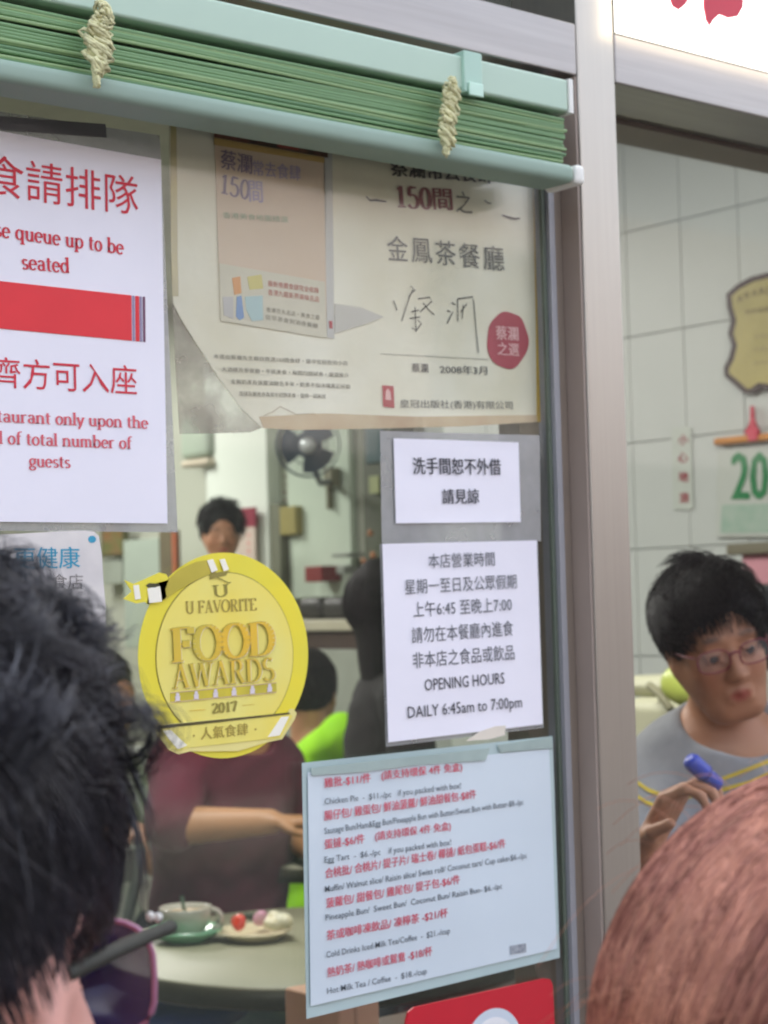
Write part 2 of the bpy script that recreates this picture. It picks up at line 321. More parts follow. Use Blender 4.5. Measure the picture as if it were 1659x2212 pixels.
# ------------------------------------------------------------------ solid modelling on a grid
class Vol:
    def __init__(s, lo, hi, h):
        s.lo = np.array(lo, float); s.h = h; s.n = np.ceil((np.array(hi)-s.lo)/h).astype(int)+1
        s.g = np.full(s.n, .06, np.float32)
    def sl(s, lo, hi):
        a = np.clip(np.floor((np.array(lo)-s.lo)/s.h).astype(int), 0, s.n); b = np.clip(np.ceil((np.array(hi)-s.lo)/s.h).astype(int)+1, 0, s.n)
        if (b <= a).any(): return None, None
        X = [s.lo[i]+s.h*np.arange(a[i], b[i]) for i in range(3)]
        P = np.stack(np.meshgrid(*X, indexing='ij'), -1)
        return tuple(slice(a[i], b[i]) for i in range(3)), P
    def op(s, fn, lo, hi, k=.01, sub=False):
        mg = k+.03; q, P = s.sl(np.array(lo)-mg, np.array(hi)+mg)
        if q is None: return
        d = fn(P); g = s.g[q]
        if sub:
            d = -d; h = np.clip(.5-.5*(g-d)/k, 0, 1); s.g[q] = g*(1-h)+d*h+k*h*(1-h)
        else:
            h = np.clip(.5+.5*(g-d)/k, 0, 1); s.g[q] = g*(1-h)+d*h-k*h*(1-h)
    def cap(s, a, b, ra, rb=None, k=.01, sub=False, fl=None):
        a = np.array(a, float); b = np.array(b, float); rb = ra if rb is None else rb; R = max(ra, rb); ab = b-a; L2 = ab@ab+1e-9
        def fn(P):
            t = np.clip(((P-a)@ab)/L2, 0, 1); return np.linalg.norm(P-a-t[..., None]*ab, axis=-1)-(ra+(rb-ra)*t)
        s.op(fn, np.minimum(a, b)-R, np.maximum(a, b)+R, k, sub)
    def ell(s, c, r, M=None, k=.01, sub=False):
        c = np.array(c, float); r = np.array(r, float); R = r.max()
        def fn(P):
            q = P-c
            if M is not None: q = q@M
            k0 = np.linalg.norm(q/r, axis=-1); k1 = np.linalg.norm(q/(r*r), axis=-1)+1e-9; return k0*(k0-1)/k1
        s.op(fn, c-R, c+R, k, sub)
    def mesh(s, name, m, parent=None, color=None, **props):
        s.g[0] = s.g[-1] = .05; s.g[:, 0] = s.g[:, -1] = .05; s.g[:, :, 0] = s.g[:, :, -1] = .05
        g = vdb.FloatGrid(); g.background = .06; g.copyFromArray(s.g)
        p, t, q = g.convertToPolygons(0.0, 0.0); V = s.lo+np.asarray(p)*s.h; q = np.asarray(q)[:, ::-1]
        a, b, c, d = V[q[:, 0]], V[q[:, 1]], V[q[:, 2]], V[q[:, 3]]
        if np.einsum('ij,ij->i', a, np.cross(b, c)).sum()+np.einsum('ij,ij->i', a, np.cross(c, d)).sum() < 0: q = q[:, ::-1]
        me = bpy.data.meshes.new(name); me.vertices.add(len(V)); me.vertices.foreach_set('co', V.astype(np.float32).reshape(-1))
        me.loops.add(q.size); me.loops.foreach_set('vertex_index', q.reshape(-1).astype(np.int32))
        me.polygons.add(len(q)); me.polygons.foreach_set('loop_start', np.arange(0, q.size, 4, dtype=np.int32)); me.update(calc_edges=True)
        if color is not None:
            C = color(V); ca = me.color_attributes.new('tint', 'FLOAT_COLOR', 'POINT'); ca.data.foreach_set('color', np.concatenate([C, np.ones((len(C), 1))], 1).astype(np.float32).reshape(-1))
        return link(name, me, m, parent, True, **props)

def head_frame(face, up=(0, 0, 1), roll=0.0):
    f = unit(face); x = unit(np.cross(f, up)); z = np.cross(x, f)
    if roll: x, z = np.cos(roll)*x+np.sin(roll)*z, np.cos(roll)*z-np.sin(roll)*x
    return np.stack([x, f, z], 1)        # columns: right, forward, up
HW = 1.0
def head_parts(v, c, Mh, s=1.0, female=False):
    W = lambda p: c+Mh@(np.array(p)*s*np.array([HW, 1, 1]))
    e = lambda p, r, k=.012, sub=False: v.ell(W(p), np.array(r)*s*np.array([HW, 1, 1]), Mh, k, sub)
    e((0, -.018, .035), (.074, .094, .088), .01); e((0, .022, -.03), (.06, .066, .078), .03)
    v.cap(W((-.02, .06, -.088)), W((.02, .06, -.088)), .018*s, k=.03)
    for sx in (-1, 1):
        e((sx*.036, .045, -.03), (.028, .032, .032), .02)
        v.cap(W((sx*.062, .0, -.03)), W((sx*.03, .045, -.085)), .016*s, .014*s, .025)
    v.cap(W((-.036, .074, .022)), W((.036, .074, .022)), .013*s, k=.012)
    for sx in (-1, 1): e((sx*.031, .092, .002), (.017, .014, .011), .01, True)
    v.cap(W((0, .08, .008)), W((0, .101, -.03)), .0075*s, .0115*s, .008)
    for sx in (-1, 1):
        e((sx*.012, .094, -.033), (.009, .009, .007), .005)
        e((sx*.031, .078, .001), (.0145, .011, .0105), .004)
        v.cap(W((sx*.019, .0895, .0055)), W((sx*.045, .084, .0055)), .0036*s, k=.003); v.cap(W((sx*.021, .088, -.007)), W((sx*.043, .083, -.0065)), .0026*s, k=.003)
        e((sx*.077, -.012, -.004), (.008, .019, .031), .005); e((sx*.084, -.008, -.002), (.006, .011, .02), .004, True)
    v.cap(W((-.019, .083, -.0585)), W((.019, .083, -.0585)), .0055*s, k=.004); v.cap(W((0, .087, -.058)), W((0, .087, -.058)), .0065*s, k=.006)
    v.cap(W((-.016, .082, -.069)), W((.016, .082, -.069)), .007*s, k=.004)
    e((0, .092, -.0635), (.02, .006, .0012), .003, True)
def skin_color(c, Mh, s=1.0, lip=(.72, .3, .36), brow=True):
    def fn(V):
        q = ((V-c)@Mh)/s/np.array([HW, 1, 1]); C = np.ones((len(V), 3))
        L = np.exp(-(((q[:, 0])/.0195)**2)**2-(((q[:, 2]+.0635)/(.0095*np.clip(1.05-(q[:, 0]/.022)**2, .25, 1)))**2)**2)*(q[:, 1] > .065)
        C *= 1-L[:, None]*(1-np.array(lip))
        ck = np.exp(-((np.abs(q[:, 0])-.042)/.02)**2-((q[:, 2]+.03)/.022)**2)*(q[:, 1] > .02); C *= 1-ck[:, None]*np.array([0, .1, .1])
        if brow:
            b = np.exp(-(((np.abs(q[:, 0])-.032)/.018)**2)**2-(((q[:, 2]-.026+.1*(np.abs(q[:, 0])-.03)**2*60)/.0045)**2))*(q[:, 1] > .05)
            C *= 1-b[:, None]*.85
        return C
    return fn
def eyes(c, Mh, s, parent):
    for sx in (-1, 1):
        p = c+Mh@(np.array([sx*.031*HW, .0808, .0]) * s); ax = Mh[:, 1]
        n = 10; pr = [(.0098*s*math.sin(a), .0098*s*math.cos(a)) for a in np.linspace(0.001, 1.5, n)]
        o = lathe('eye', pr, p, [EYE_W, EYE_D], parent, 16, ax)
        for i, pg in enumerate(o.data.polygons): pg.material_index = 1 if i//16 < 5 else 0
ex = unit([CR[0], CR[1], 0])
EYE_W = M('eye_white', (84, 62, 52), .25, var=.02); EYE_D = M('eye_iris', (38, 24, 18), .15, var=.1)

def hand(v, wrist, dirn, palm_n, s=1.0, curl=.5, spread=.12, side=1):
    """palm and five fingers; dirn = wrist to knuckles, palm_n = palm normal (fingers curl that way)"""
    d = unit(dirn); n = unit(np.array(palm_n)-(np.array(palm_n)@d)*d); a = np.cross(d, n)*side; wr = np.array(wrist)
    kn = wr+d*.085*s
    for i, off in enumerate((-.03, -.01, .01, .03)): v.cap(wr+a*off*.55*s, kn+a*off*s, .0135*s, .011*s, .008)
    for off, L, r in ((-.031, .062, .0075), (-.0105, .074, .0082), (.0105, .08, .0085), (.031, .072, .0082)):
        p = kn+a*off*s; dd = unit(d+a*off*spread*20)
        for j, (fr, rr) in enumerate(((.45, 1), (.32, .92), (.23, .82))):
            th = curl*(.55+.75*j)*1.1; q = p+(dd*math.cos(th)+n*math.sin(th))*L*fr*s
            v.cap(p, q, r*rr*s, r*rr*.93*s, .003); p = q
    p = wr+d*.02*s+a*.025*s; q = p+(d*.55+a*.6+n*.25)*.045*s; v.cap(p, q, .012*s, .0095*s, .008); v.cap(q, q+(d*.8+n*.55*curl+a*.1)*.032*s, .0092*s, .0078*s, .003)

def strands_on(c, Mh, R, n, whorl, Lf, mask, seed=0, seg=7, lift=.0, noise=.25, clump=0, fall=0.0, root_jit=.0, coherent=False):
    """strands growing from an ellipsoid scalp, combed away from the whorl"""
    rg = np.random.default_rng(seed); d = rg.normal(size=(n*3, 3)); d /= np.linalg.norm(d, axis=1, keepdims=True)
    d = d[mask(d)][:n]; n = len(d); wv = unit(whorl)
    L = Lf(d, rg) if callable(Lf) else np.full(n, Lf); P = np.zeros((n, seg, 3)); cur = d.copy(); pos = d*R
    rad = np.ones((n, 1))*(1+root_jit*rg.random((n, 1)))
    if clump: 
        cc = rg.normal(size=(clump, 3)); cc /= np.linalg.norm(cc, axis=1, keepdims=True); ci = (d@cc.T).argmax(1); cn = rg.normal(size=(clump, 3))[ci]; cl = rg.random(clump)[ci]
    else: cn = np.zeros((n, 3)); cl = np.ones(n)*.5
    nz = rg.normal(size=(n, 3))*noise*(.35 if coherent else 1)+cn*noise*1.6; P[:, 0] = cur*R
    for j in range(1, seg):
        t = cur-wv*(np.sum(cur*wv, 1, keepdims=True)); t = cur*np.sum(wv*cur, 1, keepdims=True)-wv; t /= np.linalg.norm(t, axis=1, keepdims=True)+1e-6
        t = t+nz+rg.normal(size=(n, 3))*noise*(.06 if coherent else .25); t -= cur*np.sum(t*cur, 1, keepdims=True); t /= np.linalg.norm(t, axis=1, keepdims=True)+1e-6
        st = (L/(seg-1)/np.mean(R))[:, None]; cur = cur+t*st; cur /= np.linalg.norm(cur, axis=1, keepdims=True)
        rad = rad+lift*(.4+1.2*cl[:, None]*1.0)/(seg-1); p = cur*R*rad
        P[:, j] = p
    W = c+P@Mh.T
    if fall:
        tt = np.linspace(0, 1, seg)[None, :, None]; W[:, :, 2:3] -= fall*tt**2*L[:, None, None]
    return W

def person(label, J, head_c, face, s=1.0, roll=0.0, skin=None, shirt=None, pants=None, hairm=None, h=.009, sleeve=.5, group=None,
           hair_r=(.086, .108, .1), hair_n=500, hair_len=.05, hands=True, cat='person', neck_open=.0, hair_dz=0.0, strand_r=.0016, hair_dx=0.0, whorl=(.1, -.35, 1), neck_r=.055, slift=.06, snoise=.3, folds=.0022, extras=None, hair_back=0.0, torso_r=(.15, .13), head_only_hair=False, face_cut=(0, .098, -.045)):
    """J: pelvis, chest, neck, and for l/r: sh, el, wr, hp, kn, an (metres)"""
    Mh = head_frame(face, roll=roll); hc = np.array(head_c, float); root = thing('person', label, cat, (J['an_l'][0], J['an_l'][1], min(J['an_l'][2], J['an_r'][2])-.08), group)
    pts = np.array([np.array(v) for k, v in J.items() if k[:2] not in ('pn', 'cu')]+[hc]); lo = pts.min(0)-.2; hi = pts.max(0)+.2
    v = Vol(lo, hi, h)
    a = {k: np.array(p, float) for k, p in J.items()}
    sh_ax = unit(a['sh_r']-a['sh_l']); fwd = unit(np.cross((0, 0, 1), sh_ax)) 
    v.cap(a['neck'], hc+Mh@np.array([0, -.03, -.05])*s, neck_r*s, neck_r*.95*s, .02)
    def torso(v, g=0.0):
        Mt = np.stack([sh_ax, fwd, np.cross(sh_ax, fwd)], 1)
        mid = (a['pelvis']+a['chest'])/2
        v.ell(a['chest'], (torso_r[0]+g, .105+g, .17+g), Mt, .05); v.ell(mid, (torso_r[1]+g, .1+g, .2+g), Mt, .06); v.ell(a['pelvis'], (.155+g, .115+g, .12+g), Mt, .05)
        for q in 'lr': v.cap(a['neck']-np.array([0, 0, .02]), a['sh_'+q], .045+g, .052+g, .04)
    torso(v)
    for q in 'lr':
        v.cap(a['sh_'+q], a['el_'+q], .05*s, .04*s, .03); v.cap(a['el_'+q], a['wr_'+q], .042*s, .026*s, .01)
        if hands: hd = J.get('hd_'+q, a['wr_'+q]+unit(a['wr_'+q]-a['el_'+q])*.1); hand(v, a['wr_'+q], np.array(hd)-a['wr_'+q], J.get('pn_'+q, (0, 0, -1)), s, J.get('curl', .5), side=1 if q == 'l' else -1)
        v.cap(a['hp_'+q], a['kn_'+q], .078, .055, .04); v.cap(a['kn_'+q], a['an_'+q], .055, .036, .02)
        ft = fwd*.16 if J['an_l'][2] is not None else 0; v.cap(a['an_'+q]+(0, 0, -.035), a['an_'+q]+ft+(0, 0, -.045), .038, .03, .02)
    head_parts(v, hc, Mh, s)
    v.mesh('body', skin, root, skin_color(hc, Mh, s))
    if h < .008: eyes(hc, Mh, s, root)
    # clothes
    v = Vol(lo, hi, max(h, .007)); torso(v, .014)
    for q in 'lr':
        e = a['sh_'+q]+(a['el_'+q]-a['sh_'+q])*min(1, sleeve*1.0); v.cap(a['sh_'+q], e, .063, .06 if sleeve < 1 else .052, .03)
        if sleeve > 1: v.cap(a['el_'+q], a['el_'+q]+(a['wr_'+q]-a['el_'+q])*(sleeve-1), .054, .04, .02)
    up = np.array([0, 0, 1.0])
    v.ell(a['neck']+fwd*.045*(1 if (fwd@unit(face)) > 0 else -1)+up*.05, (.085, .085, .075+neck_open), None, .01, True)
    v.op(lambda P: P[..., 2]-(a['pelvis'][2]-.02), lo, (hi[0], hi[1], a['pelvis'][2]-.02), .01, True) if False else None
    n_ = v.n; X_ = [v.lo[i]+v.h*np.arange(n_[i]) for i in range(3)]; A3 = np.meshgrid(*X_, indexing='ij'); hx = A3[0]*ex[0]+A3[1]*ex[1]
    v.g += (folds*(np.sin(48*A3[2]+3.5*np.sin(14*hx+2)+2*np.sin(9*A3[2]))*.6+np.sin(70*hx+26*A3[2]+3*np.sin(20*A3[2]))*.5+.5*np.sin(95*A3[2]-60*hx))).astype(np.float32)
    P = v.g; zi = int((a['pelvis'][2]-.1-v.lo[2])/v.h); 
    if zi > 0: P[:, :, :zi] = .05
    v.mesh('shirt', shirt, root)
    v = Vol(lo, hi, max(h, .009)); v.ell(a['pelvis'], (.172, .13, .13), np.stack([sh_ax, fwd, np.cross(sh_ax, fwd)], 1), .04)
    for q in 'lr': v.cap(a['hp_'+q], a['kn_'+q], .092, .068, .04); v.cap(a['kn_'+q], a['an_'+q], .068, .055, .02)
    v.mesh('trousers', pants, root)
    for q in 'lr':
        v2 = Vol(a['an_'+q]-.25, a['an_'+q]+.3, .009); v2.cap(a['an_'+q]+(0, 0, -.035), a['an_'+q]+fwd*.17+(0, 0, -.04), .047, .04, .02); v2.mesh('shoe', SHOE, root)
    # hair: a close cap with the face left free, and strands over it
    R = np.array(hair_r)*s
    v = Vol(hc-.2, hc+.2, min(h, .006)); cc = hc+Mh@(np.array([hair_dx, -.022, .04+hair_dz])*s)
    v.ell(cc, R, Mh, .01)
    if hair_back: v.ell(hc+Mh@(np.array([0, -.06, -.05])*s), (.075*s, .05*s, hair_back), Mh, .03)
    v.ell(hc+Mh@(np.array(face_cut)*s), (.066*s, .06*s, .098*s), Mh, .014, True); v.ell(hc+Mh@(np.array([0, .0, -.09])*s), (.08*s, .055*s, .07*s), Mh, .014, True)
    for sx in (-1, 1): v.ell(hc+Mh@(np.array([sx*.09, .005, -.03])*s), (.03*s, .024*s, .04*s), Mh, .01, True)
    hr = v.mesh('hair', hairm, root)
    mask = lambda d: (d[:, 2] > -.25-.5*(d[:, 1] < -.2)) & ~((d[:, 1] > .45) & (d[:, 2] < .5))
    W = strands_on(cc, Mh, R*.99, hair_n, whorl, hair_len, mask, seed=int(abs(hc[0])*1000), seg=7, lift=slift, noise=snoise, clump=60)
    tube_mesh('hair_strands', W, strand_r*s, hairm, hr)
    if extras: extras(root, hc, Mh, s, a, fwd, sh_ax)
    return root

skin_w = M('skin_warm', (176, 128, 96), .5, var=.06, scale=14, attr='tint', bump=.08, bscale=200)
skin_t = M('skin_tan', (166, 122, 82), .5, var=.07, scale=12, attr='tint', bump=.08, bscale=200)
skin_g = M('skin_fair', (168, 118, 88), .5, var=.05, scale=14, attr='tint', bump=.08, bscale=200)
skin_p = M('skin_pink', (228, 170, 156), .5, var=.06, scale=14, attr='tint')
hair_k = M('black_hair', (20, 19, 19), .5, var=.3, scale=30, spec=.25)
hair_b = M('dark_brown_hair', (18, 15, 15), .65, var=.3, scale=30, spec=.15)
SHOE = M('shoe_black', (30, 30, 32), .5)
jeans = M('dark_trousers', (38, 42, 52), .85, var=.15, scale=30)
exec_order = []
# ================================================================== STREET SIDE
asphalt = M('asphalt', (66, 66, 68), .9, var=.15, scale=4, bump=.4, bscale=80)
pave = M('paving', (126, 122, 116), .85, var=.12, scale=5, bump=.3)
struct(mesh('ground', [(-300, -300, -.02), (300, -300, -.02), (300, 300, -.02), (-300, 300, -.02)], [(0, 1, 2, 3)], asphalt))
struct(box('road', (-60, -7.6, -.1), (60, -2.2, -.01), asphalt))
struct(box('pavement', (-60, -2.2, -.12), (60, 0.0, 0.0), pave))
struct(box('far_pavement', (-60, -10.0, -.12), (60, -7.6, .1), pave))
opp = thing('apartment_building', 'beige apartment block across the street, seen only as reflections', 'building', (0, -10, 0))
o_wall = box('wall', (-30, -16, 0), (30, -10.0, 5.0), M('beige_render', (198, 190, 186), .9, var=.1, scale=.6), opp)
box('reflected_dark_band', (-30, -9.99, .1), (30, -9.9, 2.7), M('dark_mauve_band', (66, 56, 58), .6, var=.25, scale=.5), opp)  # unseen dark band, added to darken the lower reflections in the steel
_wm = M('dark_window', (60, 68, 76), .15)
_p = box('window', (-28.6, -10.0, 3.2), (-26.6, -9.94, 4.5), _wm, opp)
for i in range(12):
    for j in range(1):
        if i or j:
            q = _p.copy(); q.location = (i*4.8, 0, j*3.0); q.parent = opp; q.matrix_parent_inverse = _p.matrix_parent_inverse; COL.objects.link(q)

# ================================================================== SHOP FRONT
YF = -.03
xl = PY(1259, 486, YF)[0]; xr = PY(1343, 594, YF)[0]
post = box('door_post', (xl, YF, 0), (xr, .10, 3.0), steel, bevel=.002, label='tall brushed steel post between the papered window and the right-hand pane', category='post')
zb0, zb1 = PY(1200, 153, YF)[2], PY(1200, 40, YF)[2]
box('window_beam', (-2, YF, zb0), (xl-.001, .12, zb1), steel_h, bevel=.002, label='horizontal brushed steel beam above the green blind', category='beam')
rb0, rb1 = PY(1420, 200, YF)[2], PY(1420, 96, YF)[2]
ys = PH(1420, 275, rb0)[1]
box('sign_beam', (xr+.001, YF, rb0), (2.9, ys, rb1), steel_h, bevel=.002, label='horizontal brushed steel beam under the white lit shop sign', category='beam')
# soffit of the recess behind the right beam
box('door_header', (xr+.001, ys+.001, rb0-.005), (2.9, ys+.06, rb1), steel_dark, label='dull brown steel header recessed behind the right-hand beam', category='beam')
# lit shop sign
sgn = thing('shop_sign', 'white backlit shop sign with red brush characters, top right above the steel beam', 'sign', ((xr+2.9)/2, -.05, rb1))
box('panel', (xr+.002, -.052, rb1+.001), (2.9, -.03, 2.75), M('backlit_acrylic', (250, 246, 240), .4, var=.02, emit=((255, 247, 235), .62)), sgn)
sr = M('sign_red', (196, 38, 62), .5, var=.1)
PS = ('Y', -.0535)
c2 = lambda pts: [((1536+x*.9259)*.54, y*.9259*.54) for x, y in pts]
sheet('character_stroke', c2([(1235, -60), (1310, -60), (1320, -5), (1300, 22), (1275, 42), (1250, 28), (1240, 5)]), PS, sr, sgn, .0012)
sheet('character_stroke', c2([(1380, -90), (1560, -90), (1552, 30), (1530, 70), (1490, 78), (1450, 62), (1425, 85), (1408, 112), (1392, 85), (1382, 30)]), PS, sr, sgn, .0012)
txt('金鳳茶餐廳', c2([(1240, -110)])[0], c2([(3000, 330)])[0], 240, PS, sr, sgn, .02)
# frames around the papered glass
gz0 = 1.0
xg1 = PY(1191, 800, -.006)[0]
win = thing('shop_window', 'large fixed glass pane covered with notices and stickers', 'window', (.4, 0, gz0))
box('pane', (-1.2, 0, gz0), (xg1, .006, zb0), glass_m, win)
box('gasket', (PY(1175, 800, 0)[0], -.004, gz0), (PY(1191, 800, -.006)[0], -.0004, zb0), M('dark_green_gasket', (92, 102, 90), .5, var=.15, scale=6), win)
box('edge_trim', (PY(1191, 800, -.006)[0]+.0005, -.009, gz0), (PY(1208, 800, -.009)[0], .014, zb0), M('lavender_aluminium', (152, 153, 158), .45, .2), win)
box('frame', (PY(1208, 800, -.009)[0]+.0005, -.004, gz0), (xl-.0005, .05, zb0), M('taupe_frame', (146, 134, 122), .5, .2, var=.06), win)
box('sill', (-1.2, -.04, gz0-.05), (xl-.001, .1, gz0-.001), steel_h, win)
rw = thing('side_window', 'glass pane right of the steel post looking in on the woman with glasses', 'window', (2, .05, 1.0))
box('pane', (xr, .052, gz0), (2.9, .058, rb0), door_glass, rw)
box('sill', (xr+.001, -.04, gz0-.05), (2.9, .1, gz0-.001), steel_h, rw)
tw = thing('transom_window', 'narrow dark transom pane above the beam at the top of the photo', 'window', (0, .06, zb1))
box('pane', (-2, .06, zb1), (xl-.001, .066, 2.75), film('transom_glass', (84, 92, 80), .5, rough=.1, gloss=.06), tw)
xm = PY(1188, 20, .05)[0]; box('mullion', (xm, .04, zb1), (xm+.012, .06, 2.75), steel_dark, tw)
struct(box('front_wall', (-1.4, -.03, 0), (2.9, .1, gz0-.052), M('stone_panel', (140, 132, 126), .4, var=.12, scale=3)))
struct(box('front_wall_left', (-3, -.03, 0), (-1.201, .1, 3.0), M('stone_panel', (140, 132, 126))))
struct(box('front_wall_right', (2.901, -.03, 0), (5.6, .1, 3.0), M('stone_panel', (140, 132, 126))))
struct(box('front_wall_top', (-3, -.02, 2.751), (5.6, .1, 7.5), M('stone_panel', (140, 132, 126))))

box('post_side_reflection', (xl-.0035, YF+.002, gz0), (xl-.0007, -.0045, zb0), M('taupe_reflection', (150, 136, 126), .5, var=.08, scale=7), win)  # added strip: taupe stands in for the post side's brownish reflection
# ------------------------------------------------------------------ green blind
bl = thing('window_blind', 'pale green venetian blind drawn up into a thick stack under its mint head rail', 'blind', (0.5, -.05, 1.95))
YB = -.075; xe = PY(1228, 205, YB)[0]
h0, h1 = PY(1210, 238, YB)[2], PY(1210, 168, YB)[2]
hb = box('head_rail', (-.8, YB, h0), (xe, -.012, h1), mint, bl, bevel=.003)
box('end_cap', (xe+.0003, YB-.001, h0-.001), (xe+.006, -.013, h1+.001), plastic_w, bl, bevel=.001)
bx0, bx1 = PY(997, 150, YB)[0], PY(1036, 150, YB)[0]
bc = box('bracket', (bx0, YB-.004, h0-.003), (bx1, -.012, h1+.004), M('mint_plastic', (166, 198, 182), .35, var=.04), bl, bevel=.0015)
box('latch', (bx0+.003, YB-.007, h0-.006), (bx1-.002, YB-.0045, h0+.006), M('mint_clip', (190, 222, 205), .3), bl, bevel=.001)
s0, s1 = PY(1210, 349, YB)[2], h0
n_s = 19; pitch = (s1-.004-s0)/n_s
def slat_mesh(L, seed):
    rg = np.random.default_rng(seed); V = []; Fc = []; nx, ny = 24, 8; wv = rg.normal(size=4)*.0005
    for i in range(nx+1):
        x = -.8+L*i/nx; dz = sum(wv[k]*math.sin((k+1)*i/nx*5+seed) for k in range(4))
        V.append((x, -.0252, dz-1.2*pitch)); V.append((x, -.0262, dz-.6*pitch))
        for j in range(2, ny+1):
            t = (j-2)/(ny-2)*2-1; V.append((x, t*.025, dz+.0035*(1-t*t)))
    k = len(V); V += [(a, b+.0005, c-.0006) for a, b, c in V]
    for i in range(nx):
        for j in range(ny):
            a = i*(ny+1)+j; q = (a, a+ny+1, a+ny+2, a+1); Fc += [q, tuple(k+z for z in reversed(q))]
        for j in (0, ny):
            a = i*(ny+1)+j; Fc.append((a, k+a, k+a+ny+1, a+ny+1))
    return V, Fc
xs1 = PY(1236, 300, YB)[0]
for i in range(n_s):
    V, Fc = slat_mesh(xs1-(-.8)-RNG.uniform(0, .006), i)
    s = mesh('slat', V, Fc, slat_m[int(RNG.choice([0, 0, 0, 1, 1, 2]))], bl, True)
    s.location = (0, -.045+RNG.uniform(-.0009, .0009)+.00035*(n_s-i), s0+pitch*(i+.3)+RNG.uniform(-.0004, .0004)); s.rotation_euler = (RNG.uniform(-.01, .01), 0, 0)
    s.matrix_parent_inverse = Matrix.Translation(-Vector(bl.location))
b0 = PY(1210, 391, YB)[2]
box('bottom_rail', (-.8, -.078, b0), (xs1, -.034, s0-.001), M('bottom_rail_mint', (140, 162, 148), .6, var=.04), bl, bevel=.006)
box('rail_end_cap', (xs1+.0004, -.079, b0-.001), (xs1+.013, -.033, s0), plastic_w, bl, bevel=.005)
def cord_bunch(cx, y0, y1, wpx, seed):
    rg = np.random.default_rng(seed); top, bot = PY(cx+8, y0, YB-.012), PY(cx-6, y1, YB-.012); W = wpx*np.linalg.norm(PY(cx+1, y0, YB)-PY(cx, y0, YB)); paths = []
    for k in range(9):
        S = 70; t = np.linspace(0, 1, S); P = top+(bot-top)*t[:, None]
        for q in range(5):
            f = rg.uniform(6, 26); a = W*.28*rg.uniform(.4, 1)/math.sqrt(q+1); p = rg.uniform(0, 6.28)
            P[:, 0] += a*np.sin(f*t*3+p)*np.sin(math.pi*np.clip(t*1.05+.05, 0, 1))**.5; P[:, 2] += .5*a*np.cos(f*t*3.1+p); P[:, 1] += .35*a*np.sin(f*t*2.7+p*2)
        paths.append(P)
    tube_mesh('cord', paths, .0016, cord_m, bl, sides=6, taper=False)
cord_bunch(214, 14, 182, 62, 3); cord_bunch(968, 176, 330, 42, 5)
for q, (x, y) in enumerate(((190, 207), (957, 342))):
    p = PY(x, y, -.05); lathe('cord_button', [(0, .0), (.006, .001), (.0075, .004), (.004, .008), (0, .0085)], p, M('pink_plastic', (196, 160, 172), .3), bl, 20, (0, 0, -1))

# ------------------------------------------------------------------ queue notice
PQ = ('Y', -.004)
q_tr, q_br = PY(348, 345, -.004), PY(362, 1131, -.004)
al = unit(PY(348, 345, -.004)-PY(0, 283, -.004)); al2 = unit(q_br-PY(0, 1127, -.004))
qt = thing('notice', 'white sheet with red lettering asking guests to queue, at the left edge of the window', 'notice', q_br-.1*al2)
V = [q_tr-.212*al, q_tr, q_br, q_br-.212*al2]
mesh('sheet', [v for v in V]+[v+np.array([0, .0004, 0]) for v in V], [(0, 1, 2, 3), (7, 6, 5, 4), (0, 4, 5, 1), (1, 5, 6, 2), (2, 6, 7, 3), (3, 7, 4, 0)], paper, qt)
PQ1 = ('Y', -.0046)
txt('堂食請排隊', (-118, 408), (299, 467), 88, PQ1, red_ink, qt)
stxt('Please queue up to be', (-84, 500), (268, 550), 33, PQ1, red_ink, qt)
stxt('seated', (47, 581), (150, 590), 33, PQ1, red_ink, qt)
def xline(x, xa, ya, xb, yb): return ya+(yb-ya)*(x-xa)/(xb-xa)
yt = lambda x: xline(x, 0, 607, 284, 638); yb = lambda x: xline(x, 0, 709.5, 284, 736)
sheet('red_banner', [(-130, yt(-130)), (284, yt(284)), (285, yb(285)), (-130, yb(-130))], PQ1, red_print, qt)
lil = M('lilac_print', (150, 140, 172), .5)
for a, b, mm in ((286, 290.5, lil), (292.5, 300.5, red_print), (302, 306.5, lil), (309, 313.5, M('plum_print', (112, 62, 92), .5))):
    sheet('banner_stripe', [(a, yt(a)), (b, yt(b)), (b+1, yb(b)), (a+1, yb(a))], PQ1, mm, qt)
txt('到齊方可入座', (-83, 833), (296, 854), 66, PQ1, red_ink, qt)
stxt('the restaurant only upon the', (-118, 906), (321, 926), 27, PQ1, M('soft_red_ink', (212, 92, 104), .6), qt)
stxt('arrival of total number of', (-96, 955), (286, 970), 27, PQ1, MATS['soft_red_ink'], qt)
stxt('guests', (62, 1008), (153, 1011), 27, PQ1, MATS['soft_red_ink'], qt)
slv = sheet('clear_sleeve', [(-60, 232), (345, 292), (384, 1150), (-60, 1146)], ('Y', -.0022), sleeve_m, None, .0004, label='dusty clear plastic sleeve holding the red-lettered queue notice', category='sleeve')
sheet('dark_strip', [(-60, 246), (228, 268), (231, 297), (-60, 276)], ('Y', -.0032), M('dark_grey_strip', (92, 92, 94), .6, var=.3, scale=12), None, .0005, label='short dark grey strip above the queue notice', category='tape')  # mottled dark grey strip across the sleeve above the notice

